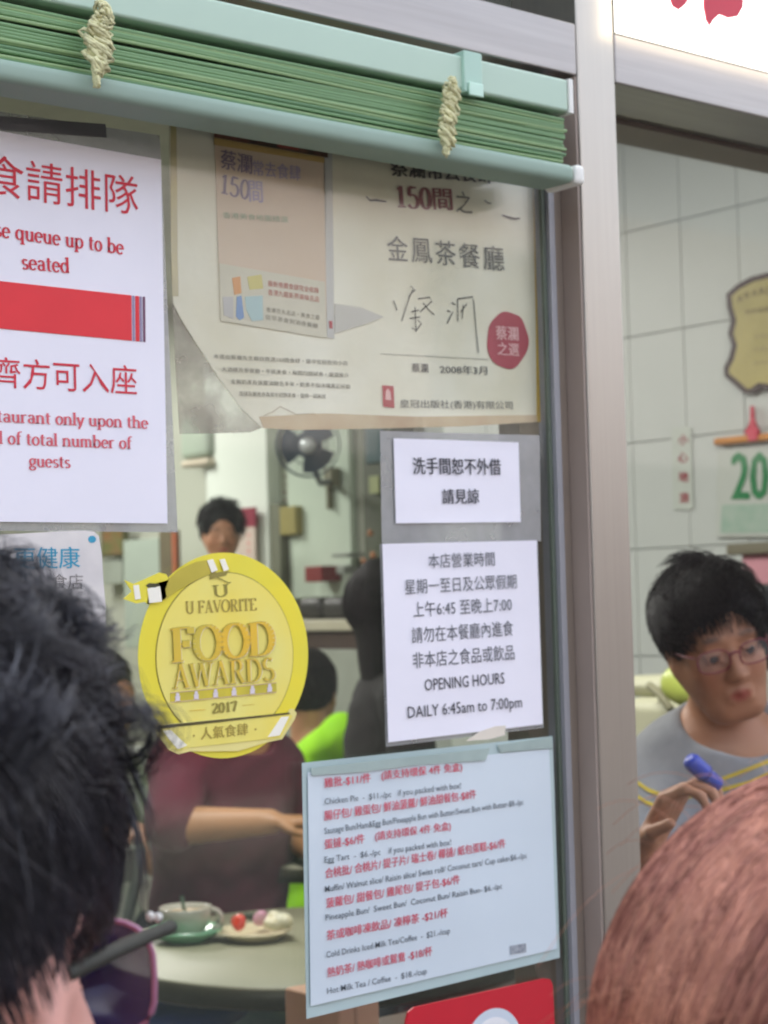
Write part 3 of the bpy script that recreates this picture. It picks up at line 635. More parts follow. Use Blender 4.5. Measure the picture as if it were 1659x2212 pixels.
# ------------------------------------------------------------------ left sticker
st = thing('sticker', 'worn white sticker with blue and grey characters, below the queue notice', 'sticker', PY(120, 1290, -.003))
s1b = lambda x, y: (.2604*x, 1107+.2604*y)
sheet('sheet', [s1b(-450, 215), s1b(0, 185), s1b(500, 155), s1b(700, 150), s1b(780, 158), s1b(820, 195), s1b(845, 340), s1b(858, 560), s1b(875, 760), s1b(880, 1000), s1b(-450, 1040)], ('Y', -.0026), M('worn_sticker', (226, 222, 218), .45, rgb2=(198, 194, 194), scale=22), st)
PT = ('Y', -.0030)
teal = M('teal_ink', (56, 152, 184), .6, var=.15, scale=60)
txt('更健康', s1b(120, 470), s1b(665, 462), 47, PT, teal, st, .008)
txt('食店', s1b(430, 640), s1b(690, 638), 34, PT, M('faded_grey_ink', (142, 138, 136), .6, var=.15, scale=60), st)
sheet('globe_mark', [s1b(765+32*math.cos(t), 222+30*math.sin(t)) for t in np.linspace(0, 6.1, 16)], PT, teal, st)

# ------------------------------------------------------------------ award sticker
aw = thing('award_sticker', 'round golden food award sticker dated 2017 with ribbon, stuck on the glass', 'sticker', PY(481, 1637, -.004))
C = (PY(300, 1415, -.004)+PY(663, 1415, -.004))/2; C = np.array([C[0], -.004, (PY(481, 1195, -.004)[2]+PY(481, 1637, -.004)[2])/2]); RA = .0853
gold = M('gold_foil', (226, 218, 76), .35, .1, rgb2=(240, 222, 58), scale=9, coat=.3)
gold_l = M('pale_gold_foil', (236, 228, 132), .34, .08, rgb2=(240, 220, 92), scale=13, coat=.3)
olive = M('olive_ink', (146, 134, 58), .5, var=.15, scale=20); olive_l = M('bronze_foil', (208, 190, 78), .35, .2, rgb2=(232, 190, 60), scale=22)
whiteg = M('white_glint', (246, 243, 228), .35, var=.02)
def disc(name, c, r, y, m, parent, n=64, sx=1.0):
    V = [(c[0]+r*sx*math.cos(t), y, c[2]+r*math.sin(t)) for t in np.linspace(0, 2*math.pi, n, endpoint=False)]
    V += [(a, b+.0003, d) for a, b, d in V]
    return mesh(name, V, [tuple(range(n)), tuple(range(2*n-1, n-1, -1))]+[(i, i+n, (i+1) % n+n, (i+1) % n) for i in range(n)], m, parent)
disc('disc', C, RA, -.0044, gold, aw, 96)
disc('inner_outline', C+np.array([.0, 0, -.001]), .0702, -.0048, olive, aw, 72, .985); disc('inner_disc', C+np.array([.0, 0, -.001]), .0694, -.0052, gold_l, aw, 72, .985)
z1 = lambda x, y: (324+.3418*x, 891+.3418*y)
PA = ('Y', -.0058); PA2 = ('Y', -.0064); PA3 = ('Y', -.0070)
sheet('ribbon_band', [z1(0, 1090), z1(110, 1060), z1(200, 985), z1(290, 945), z1(372, 930), z1(420, 1005), z1(300, 1055), z1(180, 1120), z1(100, 1180), z1(-20, 1215)], PA, M('dark_gold', (178, 166, 66), .35, .3, rgb2=(204, 190, 80), scale=14), aw)
sheet('ribbon_band', [z1(400, 1000), z1(430, 1016), z1(500, 1000), z1(480, 1030), z1(380, 1052), z1(376, 1026)], PA, olive, aw)
s1c = s1b
sheet('ribbon_tail', [s1c(1030, 560), s1c(1110, 592), s1c(1210, 548), s1c(1320, 498), s1c(1380, 512), s1c(1402, 552), s1c(1372, 640), s1c(1382, 700), s1c(1330, 755), s1c(1230, 762), s1c(1200, 742), s1c(1130, 755), s1c(1022, 716), s1c(1092, 655)], PA, gold, aw)
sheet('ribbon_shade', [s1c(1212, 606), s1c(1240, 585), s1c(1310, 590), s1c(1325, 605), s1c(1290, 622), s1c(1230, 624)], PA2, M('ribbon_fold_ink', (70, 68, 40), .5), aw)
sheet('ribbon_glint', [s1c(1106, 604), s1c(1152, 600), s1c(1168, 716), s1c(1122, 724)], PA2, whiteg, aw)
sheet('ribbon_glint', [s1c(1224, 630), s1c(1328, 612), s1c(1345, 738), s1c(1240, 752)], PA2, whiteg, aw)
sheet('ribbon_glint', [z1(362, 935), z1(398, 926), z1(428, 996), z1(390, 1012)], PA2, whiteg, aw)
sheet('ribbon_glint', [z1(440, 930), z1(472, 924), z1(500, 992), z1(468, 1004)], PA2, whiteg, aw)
stxt('U', z1(398, 1168), z1(500, 1158), 26, PA, olive, aw, thick=.1, thin=.05)
ribbon('emblem_bar', [z1(375, 1052), z1(420, 1040), z1(500, 1078), z1(512, 1072)], 2.4, PA2, olive, aw)
stxt('U FAVORITE', z1(226, 1272), z1(676, 1250), 27, PA, M('bronze_ink', (168, 148, 66), .5, var=.1), aw, thick=.13, thin=.04)
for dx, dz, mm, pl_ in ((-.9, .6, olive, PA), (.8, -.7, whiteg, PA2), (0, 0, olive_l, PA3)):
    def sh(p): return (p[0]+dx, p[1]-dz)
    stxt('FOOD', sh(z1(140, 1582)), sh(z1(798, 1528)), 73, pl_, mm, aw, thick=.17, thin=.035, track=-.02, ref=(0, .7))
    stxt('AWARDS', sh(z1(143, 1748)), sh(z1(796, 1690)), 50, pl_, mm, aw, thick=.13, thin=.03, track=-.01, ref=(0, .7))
sheet('time_line_bar', [z1(130, 1772), z1(798, 1708), z1(800, 1768), z1(130, 1832)], PA, M('olive_gold', (176, 166, 62), .4, rgb2=(220, 202, 60), scale=20), aw)
for y0_, y1_ in ((1772, 1708), (1832, 1768)): ribbon('bar_line', [z1(130, y0_), z1(800, y1_)], 1.6, PA2, M('rose_line', (204, 178, 150), .5), aw)
for i, x in enumerate((175, 293, 415, 532, 648, 757)):
    yy = 1800-i*11.5; disc('cup_mark', PY(*z1(x, yy-16), -.0064), .0016, -.0064, M('pale_lilac', (224, 214, 220), .5), aw, 14)
    sheet('cup_mark', [z1(x-16, yy-6), z1(x+16, yy-8), z1(x+13, yy+14), z1(x+17, yy+22), z1(x-17, yy+24), z1(x-12, yy+14)], PA2, MATS['pale_lilac'], aw)
stxt('2017', z1(390, 1903), z1(556, 1886), 22, PA, olive, aw, thick=.17, thin=.05)
for a, b in (((250, 1885), (350, 1878)), ((582, 1852), (660, 1844))): ribbon('dash', [z1(*a), z1(*b)], 1.4, PA, olive_l, aw)
# lower ribbon banner
sheet('banner_edge', [z1(22, 1972), z1(48, 1950), z1(75, 1972), z1(870, 1898), z1(880, 1876), z1(906, 1872), z1(928, 1900), z1(915, 1940), z1(835, 2065), z1(740, 2085), z1(560, 2140), z1(252, 2142), z1(180, 2160), z1(118, 2132), z1(38, 2020)], PA, M('cream_gold_edge', (232, 220, 140), .4), aw)
sheet('banner', [z1(62, 1994), z1(880, 1908), z1(900, 1918), z1(825, 2055), z1(250, 2118), z1(180, 2140), z1(128, 2118)], PA2, gold_l, aw)
sheet('banner_slot', [z1(45, 1990), z1(70, 1978), z1(880, 1896), z1(886, 1906), z1(75, 1998)], PA3, M('slot_ink', (86, 78, 36), .5), aw)
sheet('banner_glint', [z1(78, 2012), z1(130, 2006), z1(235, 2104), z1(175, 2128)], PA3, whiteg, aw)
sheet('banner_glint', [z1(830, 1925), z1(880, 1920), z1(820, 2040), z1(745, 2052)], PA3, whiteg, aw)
txt('人氣食肆', z1(322, 2070), z1(622, 2038), 27, PA3, MATS['bronze_ink'], aw, .01)
for x, y in ((278, 2043), (668, 2002)): disc('dot', PY(*z1(x, y), -.007), .0009, -.007, MATS['bronze_ink'], aw, 10)

# ------------------------------------------------------------------ restroom notice and opening hours
q4 = lambda x, y: (783+.3175*x, 918+.3175*y)
sheet('clear_sleeve', [q4(120, 40), q4(1205, 70), q4(1215, 790), q4(132, 805)], ('Y', -.0022), sleeve_m, None, .0004, label='dusty clear sleeve behind the small restroom notice', category='sleeve')
rn = thing('notice', 'small white notice with two rows of black characters, under the old poster', 'notice', PY(*q4(650, 665), -.004))
paper_sheet('sheet', [q4(212, 90), q4(1062, 118), q4(1077, 661), q4(228, 669)], ('Y', -.004), paper, rn, seed=1)
txt('洗手間恕不外借', q4(345, 335), q4(945, 340), 36, ('Y', -.0046), black_ink, rn, .014)
txt('請見諒', q4(545, 537), q4(796, 534), 32, ('Y', -.0046), black_ink, rn, .016)
sheet('clear_sleeve', [q4(118, 812), q4(1192, 770), q4(1232, 2060), q4(160, 2190)], ('Y', -.0021), sleeve_m, None, .0004, label='clear sleeve with grey margins around the opening hours sheet', category='sleeve')
oh = thing('notice', 'white opening hours sheet with seven rows of grey and black lettering', 'notice', PY(*q4(700, 2100), -.004))
paper_sheet('sheet', [q4(135, 808), q4(1186, 785), q4(1226, 2036), q4(176, 2160)], ('Y', -.004), paper, oh, seed=2)
PO = ('Y', -.0046)
for s, a, b, h in (('本店營業時間', (452, 975), (902, 958), 31), ('星期一至日及公眾假期', (292, 1155), (1052, 1112), 32), ('請勿在本餐廳內進食', (338, 1487), (1028, 1432), 34), ('非本店之食品或飲品', (345, 1657), (1036, 1597), 34)):
    txt(s, q4(*a), q4(*b), h, PO, grey_ink, oh)
txt('上午6:45 至晚上7:00', q4(348, 1310), q4(1018, 1268), 33, PO, grey_ink, oh)
txt('OPENING HOURS', q4(425, 1808), q4(968, 1758), 25, PO, black_ink, oh, latin=True)
txt('DAILY 6:45am to 7:00pm', q4(310, 1995), q4(1086, 1920), 25, PO, black_ink, oh, latin=True)
sheet('tape', [q4(705, 2150), q4(800, 2085), q4(905, 2050), q4(975, 2045), q4(970, 2110), q4(860, 2140)], ('Y', -.0052), M('cream_tape', (222, 214, 200), .4), None, .0004, label='torn scrap of cream tape between the opening hours sheet and the menu', category='tape')

# ------------------------------------------------------------------ laminated menu
m4 = lambda x, y: (621+.3906*x, 1566+.3906*y)
mn = thing('menu_sheet', 'pale blue laminated price list with alternating red and black rows', 'menu', PY(*m4(800, 1450), -.006))
paper_sheet('laminate', [m4(80, 210), m4(1466, 62), m4(1506, 1287), m4(105, 1626)], ('Y', -.0068), M('laminate_sheet', (176, 196, 196), .3, var=.05, scale=10, coat=.3), mn, .002, 16, 3)
paper_sheet('paper', [m4(112, 262), m4(1448, 132), m4(1490, 1238), m4(128, 1556)], ('Y', -.0078), paper_blue, mn, .001, 14, 3)
PM = ('Y', -.0084)
menu_red = M('menu_red_ink', (208, 82, 100), .6, var=.08, scale=50); menu_blk = M('menu_black_ink', (92, 100, 108), .6, var=.08)
for s, a, b in (('雞批-$11/件', (205, 350), (462, 320)), ('(請支持環保 4件 免盒)', (520, 312), (968, 262)), ('腸仔包/ 雞蛋包/ 鮮油菠蘿/ 鮮油甜餐包-$8件', (205, 532), (1045, 408)), ('蛋撻-$6/件', (205, 690), (428, 655)), ('(請支持環保 4件 免盒)', (485, 648), (905, 588)),
                ('合桃批/ 合桃片/ 提子片/ 瑞士卷/ 椰撻/ 紙包蛋糕-$6/件', (210, 852), (1208, 680)), ('菠蘿包/ 甜餐包/ 雞尾包/ 提子包-$6/件', (215, 1016), (955, 880)), ('茶或咖啡凍飲品/ 凍檸茶 -$21/杯', (218, 1195), (888, 1064)), ('熱奶茶/ 熱咖啡或鴛鴦 -$18/杯', (222, 1400), (802, 1276))):
    txt(s, m4(*a), m4(*b), 22, PM, menu_red, mn, .012)
for s, a, b in (('Chicken Pie  -  $11.-/pc', (205, 440), (575, 398)), ('if you packed with box!', (612, 392), (960, 350)), ('Sausage Bun/Ham&Egg Bun/Pineapple Bun with Butter/Sweet Bun with Butter-$8.-/pc', (205, 603), (1306, 440)), ('Egg Tart  -  $6.-/pc', (205, 762), (515, 718)), ('if you packed with box!', (560, 712), (905, 663)),
                ('Muffin/ Walnut slice/ Raisin slice/ Swiss roll/ Coconut tart/ Cup cake-$6.-/pc', (208, 925), (1325, 735)), ('Pineapple Bun/  Sweet Bun/  Coconut Bun/ Raisin Bun- $6.-/pc', (212, 1082), (1188, 905)), ('Cold Drinks Iced Milk Tea/Coffee  -  $21.-/cup', (215, 1288), (900, 1152)), ('Hot Milk Tea / Coffee  -  $18.-/cup', (220, 1488), (772, 1375))):
    V, Fc = serif(''.join(s), .1, .05) if False else glyph_mesh(s, .004)
    place_text('lettering', V, Fc, m4(*a), m4(*b), 13, PM, menu_blk, mn, (0, .71))
sheet('stamp', [m4(1232, 1222), m4(1318, 1208), m4(1322, 1256), m4(1234, 1270)], PM, M('grey_stamp', (120, 126, 134), .6, rgb2=(168, 174, 182), scale=260), mn)
for q in ([(130, 238), (1120, 128), (1096, 196), (720, 222), (400, 262), (135, 280)], [(1160, 112), (1462, 64), (1468, 128), (1180, 150)]): sheet('tape', [m4(*p) for p in q], ('Y', -.0092), tape_m, mn)
rs = thing('warning_sign', 'red rounded sign with a pale circle, cut off at the bottom edge below the menu', 'sign', PY(*m4(1080, 1900), -.004))
pts = [(652, 1700), (655, 1640), (668, 1590), (700, 1562), (1420, 1402), (1455, 1408), (1468, 1440), (1490, 1900), (1500, 2300), (640, 2400)]
sheet('board', [m4(*p) for p in pts], ('Y', -.004), M('bright_red_plastic', (196, 18, 42), .35, var=.04, coat=.2), rs, .002)
cc_ = PY(*m4(1140, 1790), -.0045); disc('circle', cc_, .0365, -.0046, M('pale_blue_print', (206, 216, 226), .4), rs, 48)
disc('circle_field', cc_, .0285, -.0050, M('white_print', (236, 236, 238), .4), rs, 48)
sheet('slash', [m4(1060, 1700), m4(1085, 1685), m4(1225, 1890), m4(1200, 1905)], ('Y', -.0054), M('bright_red_plastic', (196, 18, 42)), rs)

# ------------------------------------------------------------------ old poster behind the glass
po = thing('poster', 'yellowed old restaurant poster with black calligraphy and red wax seal, lower left corner folded', 'poster', PY(800, 920, .012))
YP = .012; p4 = lambda x, y: (378+.5045*x, 270+.5045*y)
old = M('aged_paper', (242, 242, 222), .7, rgb2=(224, 218, 184), scale=6, bump=.3, bscale=30)
poly = [(366, 150), (1163, 250), (1166, 395), (1172, 700), (1172, 911), (1000, 921), (800, 926), (640, 929), (566, 924), (520, 880), (470, 812), (420, 735), (392, 690), (374, 655), (371, 560), (366, 350)]
sheet('paper', poly, ('Y', YP), old, po, .0006)
# folded back corner, lying against the paper's rear
Vf = [PY(374, 655, YP+.001), PY(566, 924, YP+.001), PY(470, 812, YP-.0005), PY(500, 700, YP+.012), PY(600, 850, YP+.014)]
# grimy film where the corner used to be
sheet('grimy_film', [(368, 560), (374, 655), (392, 690), (420, 735), (470, 812), (520, 880), (566, 924), (540, 934), (388, 938), (380, 800)], ('Y', YP+.001), film('grimy_film', (150, 140, 122), .5, rough=.4, gloss=.04, scale=26, a_var=.3), po, .0005)
edge_m = M('yellow_tape', (216, 182, 70), .5, rgb2=(196, 158, 60), scale=24)
sheet('edge_tape', [(1150, 380), (1165, 395), (1172, 700), (1172, 911), (1160, 912), (1158, 700), (1152, 400)], ('Y', YP-.0005), edge_m, po)
sheet('edge_tape', [(369, 240), (381, 242), (384, 560), (386, 640), (372, 640), (369, 500)], ('Y', YP-.0005), M('pale_yellow_tape', (212, 200, 142), .5, rgb2=(190, 182, 150), scale=18), po)
sheet('stain', [(560, 900), (700, 893), (900, 900), (1171, 896), (1172, 911), (1000, 921), (800, 926), (640, 929), (570, 925)], ('Y', YP-.0004), M('brown_stain', (206, 188, 150), .7, rgb2=(190, 160, 124), scale=20), po)
PP = ('Y', YP-.0010); PP2 = ('Y', YP-.0014); PP3 = ('Y', YP-.0018)
sheet('book_spine', [p4(635, 60), p4(672, 64), p4(682, 915), p4(652, 910)], PP, M('pale_grey_print', (196, 196, 186), .6), po)
sheet('book_cover', [p4(168, 10), p4(640, 70), p4(650, 912), p4(196, 838)], PP, M('cover_tan', (210, 188, 158), .6, rgb2=(220, 202, 176), scale=6), po)
sheet('cover_foot', [p4(190, 592), p4(642, 672), p4(650, 912), p4(196, 838)], PP2, M('cover_pale', (208, 204, 178), .6, var=.04), po)
sheet('cover_photo', [p4(168, 0), p4(655, 60), p4(655, 140), p4(168, 52)], PP3, M('cover_photo_print', (64, 56, 48), .6, rgb2=(150, 92, 72), scale=60), po)
sheet('cover_photo', [p4(440, 45), p4(530, 58), p4(530, 108), p4(440, 92)], ('Y', YP-.0021), M('cover_photo_red', (182, 84, 66), .6, var=.2, scale=60), po)
sheet('cover_band', [p4(168, 54), p4(640, 140), p4(640, 162), p4(168, 84)], PP3, M('ochre_print', (196, 164, 96), .6), po)
viol = M('violet_ink', (128, 112, 134), .6, var=.1); viol_l = M('pale_violet_ink', (160, 150, 178), .6, var=.1)
txt('蔡瀾', p4(195, 185), p4(330, 212), 42, PP3, viol, po, .012); txt('常去食肆', p4(335, 215), p4(540, 240), 33, PP3, viol_l, po, .01)
stxt('150', p4(198, 292), p4(318, 322), 43, PP3, viol, po, thick=.12); txt('間', p4(318, 328), p4(378, 334), 46, PP3, viol_l, po, .02)
txt('香港美食地圖精選', p4(205, 398), p4(485, 418), 13, PP3, M('sage_ink', (150, 168, 138), .6), po)
oj = M('orange_print', (214, 150, 84), .6); bj = M('blue_print', (104, 144, 190), .6); yj = M('yellow_print', (206, 196, 112), .6); tj = M('mint_print', (170, 200, 196), .6)
for pts, mm in (([(245, 655), (280, 648), (285, 720), (255, 728)], oj), ([(265, 735), (285, 730), (296, 825), (278, 836), (262, 820)], bj), ([(310, 650), (370, 640), (378, 700), (320, 705)], yj), ([(300, 735), (375, 730), (378, 835), (330, 840), (305, 790)], tj), ([(205, 735), (250, 735), (250, 830), (210, 815)], M('grey_print', (190, 188, 182), .6))):
    sheet('cover_figure', [p4(*p) for p in pts], PP3, mm, po)
rt = M('brick_ink', (186, 110, 96), .6); gt = M('dim_ink', (140, 136, 118), .6, var=.1)
txt('最新推薦食肆完全收錄', p4(398, 690), p4(616, 722), 13, PP3, rt, po, .01); txt('香港九龍新界美味名店', p4(398, 728), p4(618, 760), 13, PP3, rt, po, .01)
txt('香港百大名店・美食之最', p4(390, 800), p4(620, 836), 11, PP3, gt, po, .01); txt('從早茶食到消夜餐廳', p4(386, 832), p4(612, 872), 11, PP3, gt, po, .01)
sheet('spine_mark', [p4(660, 838), p4(674, 840), p4(675, 872), p4(662, 870)], PP2, M('logo_red', (176, 56, 62), .6), po)
sheet('cover_cast', [p4(684, 765), p4(800, 782), p4(895, 822), p4(800, 858), p4(684, 892)], PP, M('grey_wedge_print', (188, 186, 172), .7, rgb2=(206, 204, 190), scale=8), po)
for s, a, b in (('本書由蔡瀾先生親自挑選150間食肆・當中包括街坊小店', (165, 1000), (740, 1030)), ('大酒樓及茶餐廳・平民美食・每間均經試食・嚴選推介', (200, 1055), (745, 1082)), ('金鳳奶茶及菠蘿油馳名多年・奶茶不加冰塊真正好飲', (238, 1108), (752, 1130)), ('蛋撻及雞批亦為其中招牌美食・值得一試再試', (275, 1160), (645, 1172))):
    txt(s, p4(*a), p4(*b), 10, PP, gt, po, .012)
ink = M('poster_black', (116, 114, 106), .6, var=.15); ink2 = M('poster_dark', (92, 84, 80), .6, var=.15)
txt('蔡瀾常去食肆', p4(925, 218), p4(1368, 252), 42, PP, ink2, po, .03)
stxt('150', p4(955, 352), p4(1104, 362), 47, PP, M('maroon_ink', (142, 86, 88), .6, var=.1), po, thick=.15); txt('間', p4(1108, 362), p4(1192, 366), 46, PP, MATS['maroon_ink'], po, .02)
txt('之', p4(1205, 374), p4(1275, 380), 46, PP, ink, po); ribbon('lettering', [p4(1325, 322), p4(1340, 334), p4(1354, 336)], 3.2, PP, ink, po)
ribbon('dash', [p4(818, 306), p4(835, 322), p4(865, 322), p4(905, 328)], 5, PP, ink2, po, True); ribbon('dash', [p4(1400, 386), p4(1430, 396), p4(1455, 402), p4(1478, 400)], 5, PP, ink2, po, True)
for i, ch in enumerate('金鳳茶餐廳'):
    x = 912+i*103; y = 578+i*10.5; txt(ch, p4(x, y), p4(x+88, y+6), 53, PP, ink, po, .004)
for pts in ([(935, 752), (945, 775), (950, 795)], [(1010, 690), (1022, 700), (1005, 735), (970, 840)], [(1030, 705), (1010, 722), (1000, 740)], [(1040, 745), (1090, 738), (1100, 755), (1050, 800)], [(1062, 762), (1085, 790), (1110, 812)], [(1012, 800), (1045, 792)], [(1028, 780), (1032, 880), (1015, 870)], [(1040, 835), (1055, 850), (1030, 885)], [(1005, 828), (1050, 822)], [(1185, 760), (1200, 770)], [(1165, 795), (1180, 800)], [(1165, 850), (1190, 800)], [(1210, 745), (1212, 840)], [(1210, 745), (1275, 735), (1280, 760), (1290, 880), (1300, 975)], [(1235, 770), (1230, 830)], [(1250, 765), (1225, 800)]):
    ribbon('signature_stroke', [p4(*p) for p in pts], 2.6, PP, M('pen_ink', (84, 82, 76), .6), po)
sl = [(1425+88*math.cos(t)*(1+.035*math.sin(5*t+1)), 922+122*math.sin(t)*(1+.03*math.sin(6*t))) for t in np.linspace(0, 2*math.pi, 40, endpoint=False)]
sheet('wax_seal', [p4(*p) for p in sl], PP, M('seal_red', (164, 50, 62), .5, rgb2=(178, 70, 80), scale=40), po, .0008)
txt('蔡瀾', p4(1375, 918), p4(1472, 924), 30, PP2, M('seal_text', (226, 178, 172), .6), po, .02); txt('之選', p4(1382, 985), p4(1475, 990), 28, PP2, MATS['seal_text'], po, .02)
ribbon('rule', [p4(880, 980), p4(1342, 1004)], 1.2, PP, gt, po)
txt('蔡瀾', p4(1015, 1058), p4(1085, 1060), 19, PP, ink2, po, .012); txt('2008年3月', p4(1135, 1064), p4(1338, 1070), 19, PP, ink, po, .012)
sheet('publisher_mark', [p4(888, 1114), p4(936, 1118), p4(940, 1212), p4(892, 1206)], PP, MATS['logo_red'], po)
sheet('publisher_mark', [p4(903, 1140), p4(912, 1128), p4(922, 1142), p4(926, 1178), p4(902, 1176)], PP2, MATS['seal_text'], po)
txt('皇冠出版社(香港)有限公司', p4(965, 1216), p4(1447, 1222), 20, PP, ink, po, .004)
ribbon('crease', [p4(380, 1245), p4(420, 1228), p4(450, 1205), p4(520, 1240), p4(600, 1235)], 1.6, PP, M('crease_brown', (176, 160, 128), .7), po)
# ================================================================== CAFE INTERIOR
XW = 3.75; YW = 3.1; XB = 4.7; YE = 7.6; ZF = .2; ZC = 2.95
struct(box('floor', (-3, .1, .0), (XB+.1, YE, ZF), M('floor_tile', (92, 88, 80), .5, var=.15, scale=6)))
struct(box('ceiling', (-3, .1, ZC), (XB+.1, YE, ZC+.1), M('ceiling_paint', (196, 198, 186), .8)))
struct(box('inner_wall_left', (-3.1, .1, ZF), (-3, YE, ZC), M('wall_paint', (166, 168, 152), .6, var=.05, scale=1.5)))
struct(box('back_wall', (-3, YE, ZF), (XB+.1, YE+.1, ZC), MATS['wall_paint']))
struct(box('far_side_wall', (XB, YW, ZF), (XB+.1, YE, ZC), M('far_wall_panel', (172, 176, 162), .35, var=.05, scale=1.2)))
tile_m = M('glazed_tile', (194, 200, 197), .4, var=.03, scale=3, spec=.5)
grout = M('grout', (156, 162, 158), .9)
tw_ = struct(box('tiled_wall', (XW+.006, .1, ZF), (XB, YW, ZC), grout))
tz0 = 1.632-.2970*4; tp = None; cnt = 0
for i in range(-9, 7):
    y0 = 1.805+.2*i
    if y0 < .11 or y0+.2 > YW+.02: continue
    for j in range(0, 8):
        z0 = tz0+.297*j
        if z0+.297 > ZC: continue
        if tp is None:
            tp = box('wall_tile', (0, .0015, .0015), (.006, .1985, .2955), tile_m, tw_, bevel=.0012); q = tp
        else:
            q = tp.copy(); q.parent = tw_; q.matrix_parent_inverse = tp.matrix_parent_inverse; COL.objects.link(q)
        q.location = (XW+RNG.uniform(-.0004, .0004), y0, z0); q.rotation_euler = (0, RNG.uniform(-.002, .002), RNG.uniform(-.003, .003))
def lamp(x, y, L, E, w=.3, lab=''):
    t = thing('ceiling_light', lab+' fluorescent ceiling light fixture inside the cafe', 'ceiling light', (x, y, ZC-.06), 'ceiling lights inside the cafe')
    box('housing', (x-L/2, y-w/2, ZC-.06), (x+L/2, y+w/2, ZC-.001), plastic_w, t)
    d = bpy.data.lights.new('tube_light', 'AREA'); d.shape = 'RECTANGLE'; d.size = L; d.size_y = w; d.energy = E; d.color = (1.0, .99, .93)
    o = bpy.data.objects.new('tube_light', d); COL.objects.link(o); o.location = (x, y, ZC-.065); o.parent = t; o.matrix_parent_inverse = Matrix.Translation(-Vector(t.location))
lamp(1.6, 1.5, 1.2, INTERIOR_W*.62, lab='frontmost'); lamp(2.0, 4.0, 1.2, INTERIOR_W, lab='middle'); lamp(3.3, 6.0, 1.2, INTERIOR_W, lab='rearmost')

def wbox(name, px, X, depth, m, parent=None, bevel=.004, ztop=None, zbot=None, **props):
    """box whose room-side face stands at X and spans the given outline in its real plane"""
    x0, y0, x1, y1 = px; a = PX(x0, (y0+y1)/2, X); b = PX(x1, (y0+y1)/2, X); m0 = ((x0+x1)/2)
    z1_ = PX(m0, y0, X)[2] if ztop is None else ztop; z0_ = PX(m0, y1, X)[2] if zbot is None else zbot
    return box(name, (X, min(a[1], b[1]), z0_), (X+depth, max(a[1], b[1]), z1_), m, parent, bevel=bevel, **props)
# far room furniture seen through the papered window
wbox('cupboard', (446, 900, 578, 1260), 4.62, .07, M('cupboard_paint', (210, 218, 208), .35, var=.03, scale=2), ztop=2.9, zbot=ZF, label='tall pale green cupboard behind the curly-haired man', category='cupboard')
wbox('cupboard_side_strip', (584, 1087, 606, 1300), 4.62, .05, M('dark_olive_strip', (98, 102, 84), .6), zbot=ZF, label='narrow dull olive side strip left of the yellow card', category='duct')  # narrow dark strip standing for the cupboard's darker right side
ac = thing('air_conditioner', 'pale wall-mounted air conditioner left of the tall cupboard', 'air conditioner', PX(415, 1000, 4.25))
wbox('casing', (386, 900, 447, 990), 4.58, .11, M('ac_plastic', (150, 164, 148), .4), ac, .03); wbox('louver', (388, 992, 446, 1008), 4.57, .12, M('ac_louver', (196, 186, 166), .4), ac, .02)
bn = thing('banner', 'crimson and white banner on the wall beside the curly-haired man', 'banner', PX(536, 1190, 4.17))
wbox('crimson_panel', (512, 1097, 551, 1139), 4.58, .01, M('crimson_print', (128, 34, 56), .5, var=.1), bn, 0); wbox('white_panel', (512, 1139.5, 551, 1225), 4.58, .01, M('pinkish_print', (190, 176, 164), .5, var=.06), bn, 0)
for k in range(4): txt('小心'[k % 2], (533, 1160+k*17), (541, 1160+k*17), 8, ('X', 4.578), red_ink, bn, .02)
cs = thing('card_strip', 'thin pale strip of small red characters below the blue fan', 'notice', PX(614, 1090, 4.68)); wbox('strip', (602, 1012, 628, 1092), 4.69, .008, M('strip_paper', (164, 172, 154), .6), cs, 0)
for k, ch in enumerate('小心地滑'): txt(ch, (611, 1034+k*17), (619, 1034+k*17), 9, ('X', 4.688), M('dull_maroon', (104, 70, 64), .6), cs, .02)
wbox('yellow_card', (604, 1094, 638, 1155), 4.62, .06, M('mustard_card', (136, 128, 70), .6, var=.06), label='mustard yellow card box on the far wall below the fan', category='card')
wbox('wall_panel', (622, 900, 756, 1292), 4.66, .035, M('pale_panel', (182, 196, 180), .25, var=.04, scale=1.5), ztop=2.9, label='large pale glossy wall panel behind the fan', category='panel')
wbox('red_box', (658, 1223, 695, 1257), 4.55, .1, M('dark_red_paint', (112, 34, 34), .45), label='small dark red box on the pale wall above the bench', category='box')
hk = thing('hanging_tray', 'thin grey wall rack right of the dark red box', 'rack', PX(730, 1215, 4.6)); wbox('shelf', (716, 1196, 752, 1203), 4.55, .1, M('dim_grey', (122, 128, 120), .5), hk, .002); wbox('holder', (726, 1222, 744, 1240), 4.58, .06, MATS['dim_grey'], hk, .004)
sk = thing('electric_switch', 'small conduit and switch beside the fan bracket', 'switch', PX(700, 1035, 4.64)); wbox('box', (698, 1010, 716, 1052), 4.6, .05, M('olive_plastic', (110, 110, 86), .5), sk); wbox('conduit', (704, 1052, 709, 1100), 4.63, .03, MATS['olive_plastic'], sk, .002)
